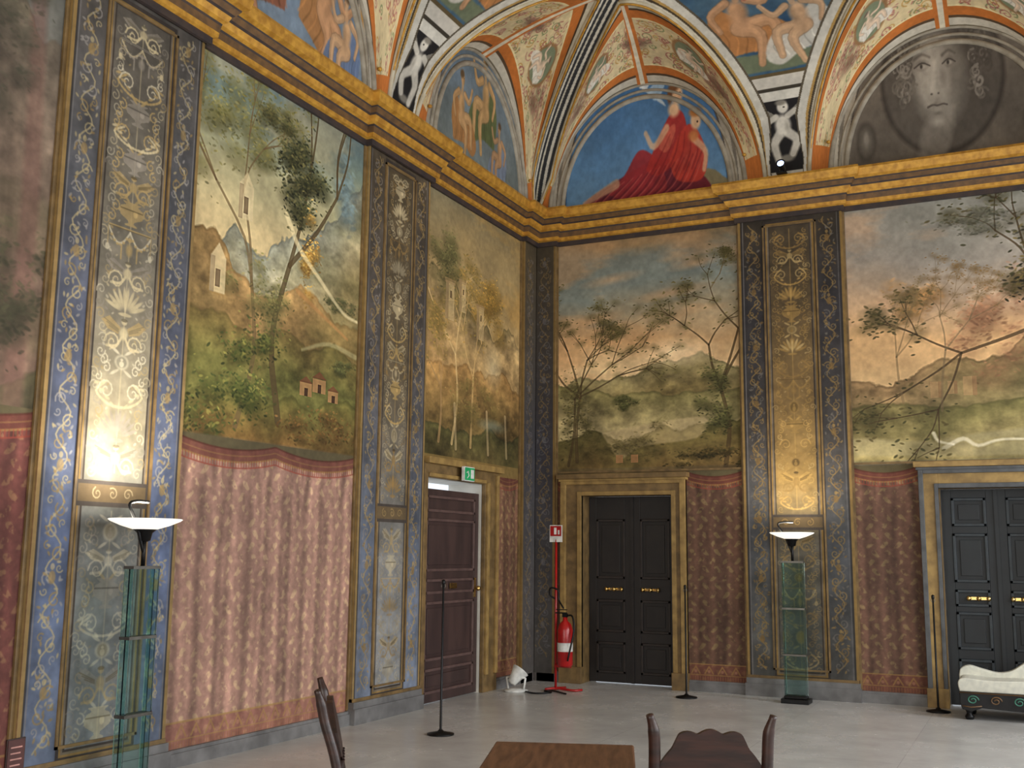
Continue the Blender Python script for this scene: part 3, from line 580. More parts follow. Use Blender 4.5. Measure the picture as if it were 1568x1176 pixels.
# ------------------------------------------------------------------ mesh builder
class MB:
    def __init__(s):s.v=[];s.f=[];s.m=[];s.mats=[];s.sm=[];s.uv=[]
    def mi(s,m):
        if m not in s.mats:s.mats.append(m)
        return s.mats.index(m)
    def add(s,vs,fs,m,smooth=False,uvs=None):
        o=len(s.v);s.v+= [tuple(map(float,q)) for q in vs];k=s.mi(m)
        for f in fs:s.f.append(tuple(o+i for i in f));s.m.append(k);s.sm.append(smooth)
        s.uv+= list(uvs) if uvs is not None else [(0,0)]*len(vs)
    def box(s,a,b,m,M=None,bev=0):
        x0,y0,z0=a;x1,y1,z1=b
        vs=[(x0,y0,z0),(x1,y0,z0),(x1,y1,z0),(x0,y1,z0),(x0,y0,z1),(x1,y0,z1),(x1,y1,z1),(x0,y1,z1)]
        if M is not None:vs=[M@Vector(q) for q in vs]
        s.add(vs,[(3,2,1,0),(4,5,6,7),(0,1,5,4),(1,2,6,5),(2,3,7,6),(3,0,4,7)],m)
    def lathe(s,prof,c,m,seg=24,M=None):
        vs=[];fs=[];n=len(prof)
        for i in range(seg):
            a=2*math.pi*i/seg
            for r_,z in prof:vs.append(Vector((c[0]+r_*math.cos(a),c[1]+r_*math.sin(a),c[2]+z)))
        if M is not None:vs=[M@q for q in vs]
        for i in range(seg):
            for j in range(n-1):
                a=i*n+j;b=((i+1)%seg)*n+j;fs.append((a,b,b+1,a+1))
        s.add(vs,fs,m,True)
    def tube(s,pts,r_,m,seg=8,closed=False,M=None):
        P=[Vector(q) for q in pts];n=len(P);vs=[];prev=None
        for i in range(n):
            t=(P[min(i+1,n-1)]-P[max(i-1,0)]).normalized()
            if prev is None:
                a=Vector((0,0,1)) if abs(t.z)<.9 else Vector((1,0,0));u=t.cross(a).normalized()
            else:u=(prev-t*prev.dot(t)).normalized()
            prev=u;w=t.cross(u);rr=r_(i/(n-1)) if callable(r_) else r_
            for k in range(seg):
                a=2*math.pi*k/seg;vs.append(P[i]+(u*math.cos(a)+w*math.sin(a))*rr)
        if M is not None:vs=[M@q for q in vs]
        fs=[(i*seg+k,i*seg+(k+1)%seg,(i+1)*seg+(k+1)%seg,(i+1)*seg+k) for i in range(n-1) for k in range(seg)]
        fs+=[tuple(range(seg))[::-1],tuple((n-1)*seg+k for k in range(seg))]
        s.add(vs,fs,m,True)
    def prism(s,out,y0,y1,m,M=None):
        n=len(out);vs=[Vector((a,y0,b)) for a,b in out]+[Vector((a,y1,b)) for a,b in out]
        if M is not None:vs=[M@q for q in vs]
        fs=[tuple(range(n)),tuple(range(2*n-1,n-1,-1))]+[(i,n+i,n+(i+1)%n,(i+1)%n) for i in range(n)]
        s.add(vs,fs,m)
    def build(s,name,parent=None,recalc=True,bevel=0):
        me=bpy.data.meshes.new(name);me.from_pydata(s.v,[],s.f);me.update()
        for m in s.mats:me.materials.append(m)
        me.polygons.foreach_set('material_index',s.m);me.polygons.foreach_set('use_smooth',s.sm)
        ul=me.uv_layers.new(name='UVMap');vi=np.empty(len(me.loops),np.int32);me.loops.foreach_get('vertex_index',vi)
        ul.data.foreach_set('uv',np.array(s.uv,np.float32)[vi].ravel())
        if recalc:
            import bmesh
            b=bmesh.new();b.from_mesh(me);bmesh.ops.recalc_face_normals(b,faces=b.faces);b.to_mesh(me);b.free()
        ob=bpy.data.objects.new(name,me);bpy.context.collection.objects.link(ob)
        if parent:ob.parent=parent
        if bevel:
            mo=ob.modifiers.new('bev','BEVEL');mo.width=bevel;mo.segments=2;mo.limit_method='ANGLE'
        return ob
def empty(name,loc=(0,0,0)):
    e=bpy.data.objects.new(name,None);e.location=loc;e.empty_display_size=.1;bpy.context.collection.objects.link(e);return e
def mapB(s,d,z):return (s,-d,z)
def mapL(s,d,z):return (d,-s,z)
RX=10.44;RY=18.0
def wall(name,mp,length,cw,mat,holes,top=WT):
    mb=MB();S=sorted(set([0,length]+[h[0] for h in holes]+[h[1] for h in holes]+list(np.arange(1,length,1.0))));Z=sorted(set([0,top,HC,ZS]+[h[2] for h in holes]+[h[3] for h in holes]))
    vs=[];fs=[];uv=[]
    for i in range(len(S)-1):
        for j in range(len(Z)-1):
            a,b,c,d=S[i],S[i+1],Z[j],Z[j+1];mx,mz=(a+b)/2,(c+d)/2
            if any(h[0]<mx<h[1] and h[2]<mz<h[3] for h in holes):continue
            o=len(vs);vs+=[mp(a,0,c),mp(b,0,c),mp(b,0,d),mp(a,0,d)];uv+=[(a/cw,c/7.9),(b/cw,c/7.9),(b/cw,min(d,7.89)/7.9),(a/cw,min(d,7.89)/7.9)];fs.append((o,o+1,o+2,o+3))
    mb.add(vs,fs,mat,False,uv)
    for h in holes:
        t=-.45
        for (a,b,c,d) in((h[0],h[0],h[2],h[3]),(h[1],h[1],h[2],h[3])):
            mb.add([mp(a,0,c),mp(a,t,c),mp(a,t,d),mp(a,0,d)],[(0,1,2,3)],h[4])
        mb.add([mp(h[0],0,h[3]),mp(h[1],0,h[3]),mp(h[1],t,h[3]),mp(h[0],t,h[3])],[(0,1,2,3)],h[4])
        if h[2]>0:mb.add([mp(h[0],0,h[2]),mp(h[1],0,h[2]),mp(h[1],t,h[2]),mp(h[0],t,h[2])],[(0,1,2,3)],h[4])
    mb.build(name,recalc=False)
wall('wall_back',mapB,RX,7.9,mB,[(.70,1.88,0,2.31,mOchre),(4.92,6.04,0,2.34,mOchre)])
wall('wall_left',mapL,RY,9.2,mL,[(1.45,2.78,0,2.38,mWhite)])
wins=[(1.2,2.9),(4.9,6.6),(8.6,10.3),(12.3,14.0)]
wall('wall_right',lambda s,d,z:(RX-d,-s,z),RY,7.9,mPlaster,[(a,b,.9,4.6,mWhite) for a,b in wins])
wall('wall_rear',lambda s,d,z:(s,-RY+d,z),RX,7.9,mPlaster,[(1.6,3.3,.9,4.6,mWhite),(5.0,6.7,.9,4.6,mWhite)])
def window(i,mp,a,b):
    mb=MB();t=-.3
    def bx(s0,s1,z0,z1):
        p=mp(s0,t,z0);q=mp(s1,t-.06,z1);mb.box([min(p[k],q[k]) for k in range(3)],[max(p[k],q[k]) for k in range(3)],mDoorBr)
    bx(a,a+.08,.9,4.6);bx(b-.08,b,.9,4.6);bx(a,b,.9,.98);bx(a,b,4.52,4.6);bx((a+b)/2-.05,(a+b)/2+.05,.9,4.6)
    for z in(1.9,2.9,3.9):bx(a,b,z,z+.05)
    mb.build('window_%d'%i)
for i,(a,b) in enumerate(wins):window(i+1,lambda s,d,z:(RX-d,-s,z),a,b)
window(5,lambda s,d,z:(s,-RY+d,z),1.6,3.3);window(6,lambda s,d,z:(s,-RY+d,z),5.0,6.7)
# floor
mFl,nt,b=nmat('pale_stone_floor')
tc=nt.nodes.new('ShaderNodeTexCoord');br=nt.nodes.new('ShaderNodeTexBrick');br.offset=0;br.inputs['Scale'].default_value=1
br.inputs['Color1'].default_value=lin((196,195,193));br.inputs['Color2'].default_value=lin((190,189,187));br.inputs['Mortar'].default_value=lin((176,175,174))
br.inputs['Mortar Size'].default_value=.004;br.inputs['Brick Width'].default_value=1.2;br.inputs['Row Height'].default_value=1.2
nz=nt.nodes.new('ShaderNodeTexNoise');nz.inputs['Scale'].default_value=1.4;nz.inputs['Detail'].default_value=10;nz.inputs['Roughness'].default_value=.65
mx=nt.nodes.new('ShaderNodeMixRGB');mx.blend_type='OVERLAY';mx.inputs[0].default_value=.4
nt.links.new(tc.outputs['Object'],br.inputs['Vector']);nt.links.new(tc.outputs['Object'],nz.inputs['Vector']);nt.links.new(br.outputs[0],mx.inputs[1]);nt.links.new(nz.outputs[0],mx.inputs[2]);nt.links.new(mx.outputs[0],b.inputs['Base Color'])
rr_=nt.nodes.new('ShaderNodeMapRange');rr_.inputs[3].default_value=.16;rr_.inputs[4].default_value=.36;nt.links.new(nz.outputs[0],rr_.inputs[0]);nt.links.new(rr_.outputs[0],b.inputs['Roughness'])
mb=MB();mb.box((-.5,-RY-.5,-.12),(RX+.5,.5,0),mFl);mb.build('floor')
# ------------------------------------------------------------------ ceiling vault
mb=MB()
def cove(mp,bays,length,cw,mat):
    A=list(np.linspace(0,1.9,28))
    def uvp(s,a):
        Lh=np.interp(a,aa,LL);return (s/cw,Lh/4.6)
    n=10
    for i in range(len(bays)+1):
        vs=[];uv=[];fs=[]
        for a in A:
            d=dcove(a)
            l=d if i==0 else groin(a,bays[i-1],1,i-1==0)
            rr=groin(a,bays[i],-1,i==0) if i<len(bays) else length-d
            for k in range(n+1):
                s=l+(rr-l)*k/n;vs.append(mp(s,d+.008,ZS+a));uv.append(uvp(s,a))
        for j in range(len(A)-1):
            for k in range(n):fs.append((j*(n+1)+k,j*(n+1)+k+1,(j+1)*(n+1)+k+1,(j+1)*(n+1)+k))
        mb.add(vs,fs,mat,True,uv)
    A2=[R_*math.sin(t) for t in np.linspace(math.asin(1.9/R_),math.pi/2,24)];n2=60;vs=[];uv=[];fs=[]
    for a in A2:
        d=dcove(a)
        for k in range(n2+1):
            s=d+(length-2*d)*k/n2;vs.append(mp(s,d+.008,ZS+a));uv.append((s/cw,min(float(np.interp(a,aa,LL)),4.55)/4.6))
    for j in range(len(A2)-1):
        for k in range(n2):fs.append((j*(n2+1)+k,j*(n2+1)+k+1,(j+1)*(n2+1)+k+1,(j+1)*(n2+1)+k))
    mb.add(vs,fs,mat,True,uv)
def cells(mp,bays):
    N=48;T=8
    for i,c in enumerate(bays):
        vs=[];uv=[];fs=[]
        for p in range(N+1):
            ph=math.pi*p/N;sd=-1 if p<=N//2 else 1
            f=(c-1.30*math.cos(ph),0.0,1.60*math.sin(ph));a=1.9*math.sin(ph)
            g=(groin(a,c,sd,i==0),dcove(a),a)
            for t in range(T+1):
                q=t/T;vs.append(mp(f[0]+(g[0]-f[0])*q,f[1]+(g[1]-f[1])*q+.008,ZS+f[2]+(g[2]-f[2])*q+.06*math.sin(q*math.pi)*math.sin(ph)));uv.append((p/N*.998,.002+q*.996))
        for p in range(N):
            for t in range(T):fs.append((p*(T+1)+t,p*(T+1)+t+1,(p+1)*(T+1)+t+1,(p+1)*(T+1)+t))
        mb.add(vs,fs,mK,True,uv)
cove(mapB,BB,RX,7.9,mCB);cells(mapB,BB)
cove(mapL,LB+[16.34],RY,9.2,mCL);cells(mapL,LB+[16.34])
mapR=lambda s,d,z:(RX-d,-s,z);mapQ=lambda s,d,z:(s,-RY+d,z)
cove(mapR,LB+[16.34],RY,9.2,mCL);cells(mapR,LB+[16.34]);cove(mapQ,BB,RX,7.9,mCB);cells(mapQ,BB)
mb.add([(0,-RY,ZS+R_+.01),(RX,-RY,ZS+R_+.01),(RX,0,ZS+R_+.01),(0,0,ZS+R_+.01)],[(0,1,2,3)],mPlaster)
mb.build('ceiling',recalc=False)
mRibW=pmat('white_rib_stucco',(204,196,174),.7,0,(180,168,142),8,.1);mMould=pmat('grey_arch_moulding',(170,162,146),.7,0,(142,134,118),8,.1)
k=1
for mp,bays in((mapB,BB),(mapL,LB)):
    mb=MB()
    for i,c in enumerate(bays):
        for sd in(-1,1):
            pts=[]
            for p in range(25):
                a=1.9*math.sin(math.pi/2*p/24);pts.append(mp(groin(a,c,sd,i==0),dcove(a)+.01,ZS+a))
            mb.tube(pts,.028,mRibW,6)
            pts2=[(q[0],q[1],q[2]-.035) for q in pts];mb.tube(pts2,.014,mGold,6)
        for rr,bb,w,m in((1.32,1.62,.035,mMould),(1.22,1.52,.02,mMould),(1.14,1.43,.035,mMould)):
            mb.tube([mp(c-rr*math.cos(t),.0,ZS+bb*math.sin(t)) for t in np.linspace(0,math.pi,41)],w,m,6)
        for t in np.linspace(.25,math.pi-.25,9):
            q=mp(c-1.37*math.cos(t),.06,ZS+1.67*math.sin(t));mb.lathe([(0,-.025),(.025,-.01),(.025,.01),(0,.025)],q,mGold,8)
    mb.build('trim_%d'%k);k+=1
# ------------------------------------------------------------------ cornice
prof=[(0,5.62,0),(.03,5.62,0),(.03,5.68,1),(.06,5.69,1),(.065,5.73,3),(.075,5.79,0),(.08,5.81,1),(.11,5.83,1),(.13,5.88,0),(.15,5.895,3),(.18,5.935,0),(.185,5.95,1),(.23,5.97,1),(.25,6.05,1),(.24,6.08,2),(0,6.085,2)]
def path():
    P=[];e=.07
    P.append((0,-RY))
    for a,b in LP[::-1]:P+=[(0,-b),(e,-b),(e,-a),(0,-a)]
    P+=[(0,-CR[0]),(e,-CR[0]),(e,-e)]
    P+=[(CR[1],-e),(CR[1],0)]
    for a,b in BP:P+=[(a,0),(a,-e),(b,-e),(b,0)]
    P.append((RX,0));return P
P=path();nrm=[]
for i in range(len(P)-1):
    dx,dy=P[i+1][0]-P[i][0],P[i+1][1]-P[i][1];l=math.hypot(dx,dy);nrm.append((dy/l,-dx/l))
mb=MB();cm=[mDark,mGold,mMould,mBrown]
for j in range(len(prof)-1):
    vs=[]
    for i,p in enumerate(P):
        ns=[nrm[q] for q in(i-1,i) if 0<=q<len(nrm)];n=(ns[0][0],ns[0][1]) if len(ns)==1 or ns[0]==ns[1] else (ns[0][0]+ns[1][0],ns[0][1]+ns[1][1])
        for d,z,_ in(prof[j],prof[j+1]):vs.append((p[0]+n[0]*d,p[1]+n[1]*d,z))
    mb.add(vs,[(2*i,2*i+1,2*i+3,2*i+2) for i in range(len(P)-1)],cm[prof[j][2]])
mb.build('cornice')
pk=[5]
def pil(mp,a,b,cw,mat,e=.05,base=True):
    mb=MB();z0=.0;z1=5.64
    def uv(s,z):return (s/cw,z/7.9)
    V=lambda s,d,z:mp(s,d,z)
    vs=[V(a,.002,z0),V(a,e,z0),V(b,e,z0),V(b,.002,z0),V(a,.002,z1),V(a,e,z1),V(b,e,z1),V(b,.002,z1)]
    u=[uv(a+.01,z0),uv(a,z0),uv(b,z0),uv(b-.01,z0),uv(a+.01,z1),uv(a,z1),uv(b,z1),uv(b-.01,z1)]
    mb.add(vs,[(0,1,5,4),(1,2,6,5),(2,3,7,6),(4,5,6,7)],mat,False,u)
    def bx(s0,s1,d0,d1,zz0,zz1,m):
        p=mp(s0,d0,zz0);q=mp(s1,d1,zz1);mb.box([min(p[k],q[k]) for k in range(3)],[max(p[k],q[k]) for k in range(3)],m)
    if base:
        bx(a-.02,b+.02,0.002,e+.05,0,.14,mBase);bx(a-.01,b+.01,0.002,e+.03,.14,.2,mBase);bx(a,b,0.002,e+.01,.2,.23,mOchre)
        for x in(a+.30,b-.32):bx(x,x+.02,e,e+.012,.3,5.55,mOchre)
        bx(a+.30,b-.30,e,e+.012,5.53,5.55,mOchre);bx(a+.30,b-.30,e,e+.012,.3,.32,mOchre)
    mb.build('trim_%d'%pk[0]);pk[0]+=1
for a,b in BP:pil(mapB,a,b,7.9,mB)
for a,b in LP[:2]:pil(mapL,a,b,9.2,mL)
pil(mapB,.055,CR[1],7.9,mB,.05,False);pil(mapL,.055,CR[0],9.2,mL,.05,False)
def baseb(name,mp,segs):
    mb=MB()
    for a,b in segs:
        for d,z in((.05,.10),(.035,.125)):
            p=mp(a,0.002,0);q=mp(b,d,z);mb.box([min(p[k],q[k]) for k in range(3)],[max(p[k],q[k]) for k in range(3)],mBase)
    mb.build(name)
baseb('baseboard_left',mapL,[(.09,1.10),(4.12,6.48),(7.82,RY)])
baseb('baseboard_back',mapB,[(.09,.42),(2.06,2.75),(4.03,4.72),(6.24,6.41),(7.69,RX)])
def rail(name,mp,segs):
    mb=MB()
    for a,b,z0,z1,m in segs:
        p=mp(a,0.002,z0);q=mp(b,.02,z1);mb.box([min(p[k],q[k]) for k in range(3)],[max(p[k],q[k]) for k in range(3)],m)
    mb.build(name)
rail('trim_3',mapL,[(4.10,4.13,.13,5.64,mOchre),(6.47,6.5,.13,5.64,mOchre),(.43,.46,.13,5.64,mOchre),(2.85,2.88,2.6,5.64,mOchre),(7.8,7.83,.13,5.64,mOchre)])
rail('trim_4',mapB,[(.33,.355,.13,5.64,mOchre),(2.745,2.77,.13,5.64,mOchre),(4.01,4.035,.13,5.64,mOchre),(6.405,6.43,.13,5.64,mOchre),(.36,2.74,2.60,2.625,mOchre),(4.04,6.4,2.62,2.645,mOchre)])
# ------------------------------------------------------------------ doors
def bxm(mb,mp,s0,s1,d0,d1,z0,z1,m):
    p=mp(s0,d0,z0);q=mp(s1,d1,z1);mb.box([min(p[k],q[k]) for k in range(3)],[max(p[k],q[k]) for k in range(3)],m)
def leaf(parent,name,mp,s0,s1,z1,rec,mat,rows,trimm):
    mb=MB();bxm(mb,mp,s0,s1,-rec-.05,-rec,0.01,z1,mat);st=.1
    bxm(mb,mp,s0,s0+st,-rec,-rec+.02,0.01,z1,mat);bxm(mb,mp,s1-st,s1,-rec,-rec+.02,0.01,z1,mat)
    prev=0.01
    for a,b in rows:
        bxm(mb,mp,s0+st,s1-st,-rec,-rec+.02,prev,a,mat);prev=b
        for(x0,x1,y0,y1) in((s0+st,s1-st,a,a+.03),(s0+st,s1-st,b-.03,b),(s0+st,s0+st+.03,a,b),(s1-st-.03,s1-st,a,b)):bxm(mb,mp,x0,x1,-rec,-rec+.028,y0,y1,trimm)
        if b-a>.2:bxm(mb,mp,s0+st+.07,s1-st-.07,-rec,-rec+.014,a+.07,b-.07,mat)
    bxm(mb,mp,s0+st,s1-st,-rec,-rec+.02,prev,z1,mat)
    mb.build(name,parent,bevel=.004)
def dframe(parent,mp,o0,o1,i0,i1,zi,zo,m1,m2):
    mb=MB()
    def ring(a0,a1,b0,b1,za,zb,d,m):
        bxm(mb,mp,a0,b0,0.002,d,0,zb,m);bxm(mb,mp,b1,a1,0.002,d,0,zb,m);bxm(mb,mp,b0,b1,0.002,d,za,zb,m)
    w=(i0-o0)
    ring(o0,o1,i0,i1,zi,zo-.03,.05,m1);ring(o0,o1,o0+w*.25,o1-w*.25,zo-.10,zo-.03,.085,m2);ring(i0-w*.2,i1+w*.2,i0,i1,zi,zi+.05,.07,m2)
    bxm(mb,mp,o0-.04,o1+.04,0.002,.13,zo-.03,zo+.03,m1);bxm(mb,mp,o0-.02,o1+.02,0.002,.10,zo-.06,zo-.03,m2)
    for s0,s1 in((o0,i0),(i1,o1)):bxm(mb,mp,s0-.01,s1+.01,0.002,.1,0,.2,m1)
    mb.build('frame',parent,bevel=.004)
def handle(parent,mp,s,z,rec):
    mb=MB();bxm(mb,mp,s-.09,s+.09,-rec+.02,-rec+.03,z-.015,z+.015,mBrass)
    for q in(-.1,0,.1):
        p=mp(s+q,-rec+.055,z);mb.lathe([(0,-.03),(.018,-.022),(.026,0),(.018,.022),(0,.03)],p,mBrass,12)
    mb.build('handle',parent)
mDarkTrim=pmat('door_moulding_dark',(44,36,33),.5,0,(34,28,26))
mDarkTrimB=pmat('door_moulding_blue',(40,49,55),.5,0,(32,39,44))
mBrTrim=pmat('door_moulding_brown',(98,76,72),.5,0,(80,61,58))
d=empty('door_1')
rows=[(.12,.50),(.62,1.02),(1.28,2.02)]
leaf(d,'leaf_a',mapB,.705,1.29,2.305,.22,mDoorBk,rows,mDarkTrim);leaf(d,'leaf_b',mapB,1.29,1.875,2.305,.22,mDoorBk,rows,mDarkTrim)
mb=MB();bxm(mb,mapB,1.27,1.31,-.2,-.18,.01,2.3,mDoorBk);mb.build('astragal',d)
dframe(d,mapB,.42,2.06,.70,1.88,2.31,2.55,mOchre,mOchreL)
handle(d,mapB,1.05,1.15,.22);handle(d,mapB,1.53,1.15,.22)
d=empty('door_2');rows=[(.12,.50),(.60,1.0),(1.06,1.24),(1.32,1.85),(1.93,2.24)]
leaf(d,'leaf_a',mapB,4.925,5.48,2.335,.22,mDoorBl,rows,mDarkTrimB);leaf(d,'leaf_b',mapB,5.48,6.035,2.335,.22,mDoorBl,rows,mDarkTrimB)
mb=MB();bxm(mb,mapB,5.46,5.50,-.2,-.18,.01,2.33,mDoorBl);mb.build('astragal',d)
mDF=pmat('slate_door_surround',(84,86,88),.5,0,(64,66,68),8,.1)
dframe(d,mapB,4.72,6.24,4.92,6.04,2.34,2.60,mOchreL,mDF)
handle(d,mapB,5.26,1.15,.22);handle(d,mapB,5.70,1.15,.22)
d=empty('door_3')
leaf(d,'leaf_a',mapL,1.46,2.77,2.27,.05,mDoorBr,[(.10,.36),(.44,1.06),(1.14,1.30),(1.38,1.95),(2.02,2.20)],mBrTrim)
mb=MB()
for s0,s1 in((1.10,1.45),(2.78,2.86)):
    bxm(mb,mapL,s0,s1,0.002,.05,0,2.56,mOchre)
bxm(mb,mapL,1.13,1.19,.05,.08,.2,2.5,mOchreL);bxm(mb,mapL,1.37,1.43,.05,.08,.2,2.40,mOchreL)
bxm(mb,mapL,1.45,2.78,0.002,.05,2.38,2.56,mOchre);bxm(mb,mapL,1.06,2.86,0.002,.11,2.53,2.60,mOchreL);bxm(mb,mapL,1.45,2.78,.05,.07,2.39,2.43,mOchreL)
mb.build('frame',d,bevel=.004)
mb=MB();p=mapL(1.54,.02,1.18);mb.lathe([(0,-.03),(.02,-.022),(.03,0),(.02,.022),(0,.03)],p,mBrass,12);bxm(mb,mapL,1.52,1.56,-.03,-.02,1.08,1.3,mBrass);bxm(mb,mapL,1.98,2.12,-.035,-.02,1.19,1.25,mBrass);mb.build('handle',d)
mb=MB();mb.box((.115,-2.16,2.38),(.15,-1.92,2.54),mSignW);mb.box((.15,-2.15,2.39),(.157,-1.93,2.53),mGreen)
mb.box((.157,-2.02,2.41),(.159,-1.95,2.51),mSignW);mb.tube([(.159,-2.12,2.47),(.159,-2.09,2.49),(.159,-2.07,2.44),(.159,-2.11,2.41)],.006,mSignW,6)
mb.build('exit_sign')
# ------------------------------------------------------------------ uplight floor lamps
def uplight(x,y,ang,h,en):
    e=empty('floor_lamp',(x,y,0))
    mb=MB();mb.box((-.15,-.11,0),(.15,.11,.05),mBlack);mb.box((-.12,-.08,.05),(.12,.08,.08),mBlack);mb.build('base',e,bevel=.006)
    mb=MB()
    for sx in(-1,1):mb.box((sx*.115-.006,-.04,.08),(sx*.115+.006,.04,h-.30),mGlass)
    mb.box((-.109,-.006,.08),(.109,.006,h-.32),mGlass)
    for z in(.5,1.0,h-.32):mb.box((-.125,-.045,z),(.125,.045,z+.02),mSteel)
    mb.build('glass_shaft',e)
    mb=MB();mb.tube([(0,0,h-.32),(0,0,h-.1)],.015,mBlack);mb.tube(smooth([(.0,.0,h-.22),(-.08,0,h-.02),(-.15,.0,h+.1),(-.10,0,h+.13),(0.02,0,h+.13)],5),.011,mBlack);mb.build('arm',e)
    mb=MB();pr=[(.015,-.14),(.04,-.13),(.05,-.08),(.08,-.055)]
    mb.lathe(pr,(0,0,h),mBlack,36);mb.lathe([(.08,-.055),(.16,-.03),(.23,-.0),(.245,.012),(.235,.016),(.12,-.015),(0,-.02)],(0,0,h),mFrost,36);mb.lathe([(0,-.004),(.19,.002),(.19,.006),(0,.006)],(0,0,h),mGlow,36);mb.build('dish',e)
    e.rotation_euler=(0,0,ang)
    l=bpy.data.lights.new('uplight_bulb','SPOT');l.energy=en;l.spot_size=math.radians(165);l.spot_blend=1;l.color=(1,.93,.80);l.shadow_soft_size=.10
    o=bpy.data.objects.new('bulb',l);o.parent=e;o.location=(0,0,.06+h);o.rotation_euler=(math.pi,0,0);bpy.context.collection.objects.link(o)
uplight(.42,-7.20,math.radians(90),1.78,135);uplight(3.40,-.46,0,1.83,45)
def stanchion(x,y,h):
    mb=MB();mb.lathe([(0,0),(.12,0),(.12,.012),(.03,.03),(.011,.05),(.009,h-.05),(.016,h-.04),(.016,h-.01),(0,h)],(x,y,0),mBlack,20)
    t=np.linspace(0,2*math.pi,13);mb.tube([(x+.02*math.cos(a),y,h-.06+.02*math.sin(a)) for a in t],.004,mSteel,6);mb.build('rope_stanchion')
stanchion(1.03,-4.15,1.35);stanchion(2.22,-.66,1.25);stanchion(4.84,-.40,1.2)
# ------------------------------------------------------------------ fire extinguisher on stand
e=empty('fire_extinguisher',(.80,-.85,0))
mb=MB();mb.tube([(-.1,0,.01),(-.1,0,1.75)],.014,mRed,10);mb.tube(smooth([(-.2,-.08,.02),(-.1,0,.03),(.12,-.02,.02),(.2,.08,.02)],4),.014,mRed,8);mb.tube([(-.1,.0,.03),(-.06,.2,.02)],.014,mRed,8);mb.box((-.11,-.02,.27),(.1,.0,.30),mRed);mb.build('stand',e)
mb=MB();mb.lathe([(0,.28),(.06,.28),(.09,.31),(.09,.70),(.07,.77),(.03,.81),(.025,.85),(0,.85)],(.04,-.05,0),mRed,24);mb.lathe([(.0915,.46),(.0915,.56)],(.04,-.05,0),mSignW,24);mb.build('cylinder',e)
mb=MB();mb.box((.01,-.07,.85),(.07,-.03,.89),mBlack);mb.box((-.08,-.065,.89),(.06,-.035,.905),mBlack);mb.box((-.07,-.065,.93),(.06,-.035,.94),mBlack)
mb.tube(smooth([(.06,-.05,.87),(.14,-.07,.86),(.17,-.1,.7),(.13,-.14,.45),(.11,-.14,.36)],5),.011,mBlack,8);mb.tube(smooth([(-.1,0,1.05),(-.16,-.03,1.1),(-.15,-.05,1.18),(-.06,-.04,1.16),(-.05,-.03,1.05),(.02,-.05,.95)],5),.01,mBlack,8);mb.build('valve_hose',e)
mb=MB();mb.box((-.18,-.012,1.72),(-.02,.0,1.92),mSignW);mb.box((-.17,-.016,1.79),(-.03,-.012,1.91),mRed);mb.box((-.12,-.02,1.81),(-.09,-.016,1.89),mSignW);mb.box((-.07,-.02,1.81),(-.05,-.016,1.86),mSignW);mb.build('sign',e)
# ------------------------------------------------------------------ white floor spotlight & cable
e=empty('floor_spotlight',(.33,-1.15,0))
mb=MB();M=Matrix.Rotation(-.6,4,'X')@Matrix.Rotation(.4,4,'Y')
mb.lathe([(0,0),(.13,0),(.14,.02),(.05,.04),(0,.04)],(0,0,0),mSignW,20);mb.lathe([(0,-.1),(.05,-.09),(.07,.0),(.1,.08),(.105,.09),(.09,.08),(0,.04)],(0,0,0),mSignW,20,Matrix.Translation((0,0,.17))@M)
mb.tube([(-.1,0,.03),(-.12,0,.16)],.012,mSignW);mb.tube([(.1,0,.03),(.12,0,.16)],.012,mSignW);mb.tube([(-.12,0,.16),(.12,0,.16)],.01,mSignW);mb.build('housing',e)
mb=MB();mb.tube(smooth([(.12,-.02,.012),(.3,-.1,.012),(.42,.06,.012),(.3,.14,.012),(.38,.2,.012),(.62,.02,.012)],6),.01,mBlack,6);mb.build('cable',e)
# placard bottom left
e=empty('information_placard',(.35,-8.06,0))
mb=MB();mb.box((-.08,-.08,0),(.08,.08,.02),mBlack);mb.tube([(0,0,.02),(0,0,.34)],.01,mBlack);mb.build('stand',e)
mb=MB();mb.box((.0,-.065,.26),(.012,.065,.48),mWood);mb.box((.012,-.058,.267),(.016,.058,.473),mPlac)
for i in range(5):mb.box((.016,-.04,.29+i*.034),(.018,.04-.01*(i%2),.298+i*.034),mPink)
mb.build('panel',e)
# cornice spotlight
e=empty('cornice_spotlight',(3.38,-.30,6.085))
mb=MB();mb.box((-.06,-.05,0),(.06,.05,.02),mBlack);mb.tube([(0,0,.02),(0,0,.07)],.012,mBlack);M=Matrix.Translation((0,-.02,.1))@Matrix.Rotation(1.3,4,'X')
mb.lathe([(0,-.08),(.04,-.07),(.05,.05),(.055,.06),(.04,.055)],(0,0,0),mBlack,16,M);mb.lathe([(0,.05),(.04,.05)],(0,0,0),pmat('spot_lens',(190,210,255),.3,0,None,5,0,emit=(170,195,255),es=6),16,M);mb.build('head',e)
# ------------------------------------------------------------------ settee
e=empty('settee',(5.08,-.55,0))
mb=MB()
out=[(0,.16),(.02,.10),(.10,.08),(.2,.12),(.7,.10),(1.3,.12),(1.42,.08),(1.48,.10),(1.5,.16),(1.5,.27),(0,.27)]
mb.prism(out,-.28,-.22,mBlack);mb.prism(out,.2,.24,mBlack);mb.box((0.02,-.24,.16),(1.48,.22,.27),mBlack)
for x in(.08,1.42):
    for y in(-.23,.2):mb.lathe([(0,0),(.035,0),(.045,.03),(.025,.06),(.04,.10),(.04,.15)],(x,y,0),mBlack,12)
mb.build('frame',e,bevel=.005)
mb=MB()
for i,x in enumerate(np.arange(.12,1.45,.21)):
    t=np.linspace(0,1.5*2*math.pi,22);mb.tube([(x+.055*(1-q/12)*math.cos(q),-.29,.195+.045*(1-q/12)*math.sin(q)) for q in t],.007,mBrown if i%2 else mTeal,6)
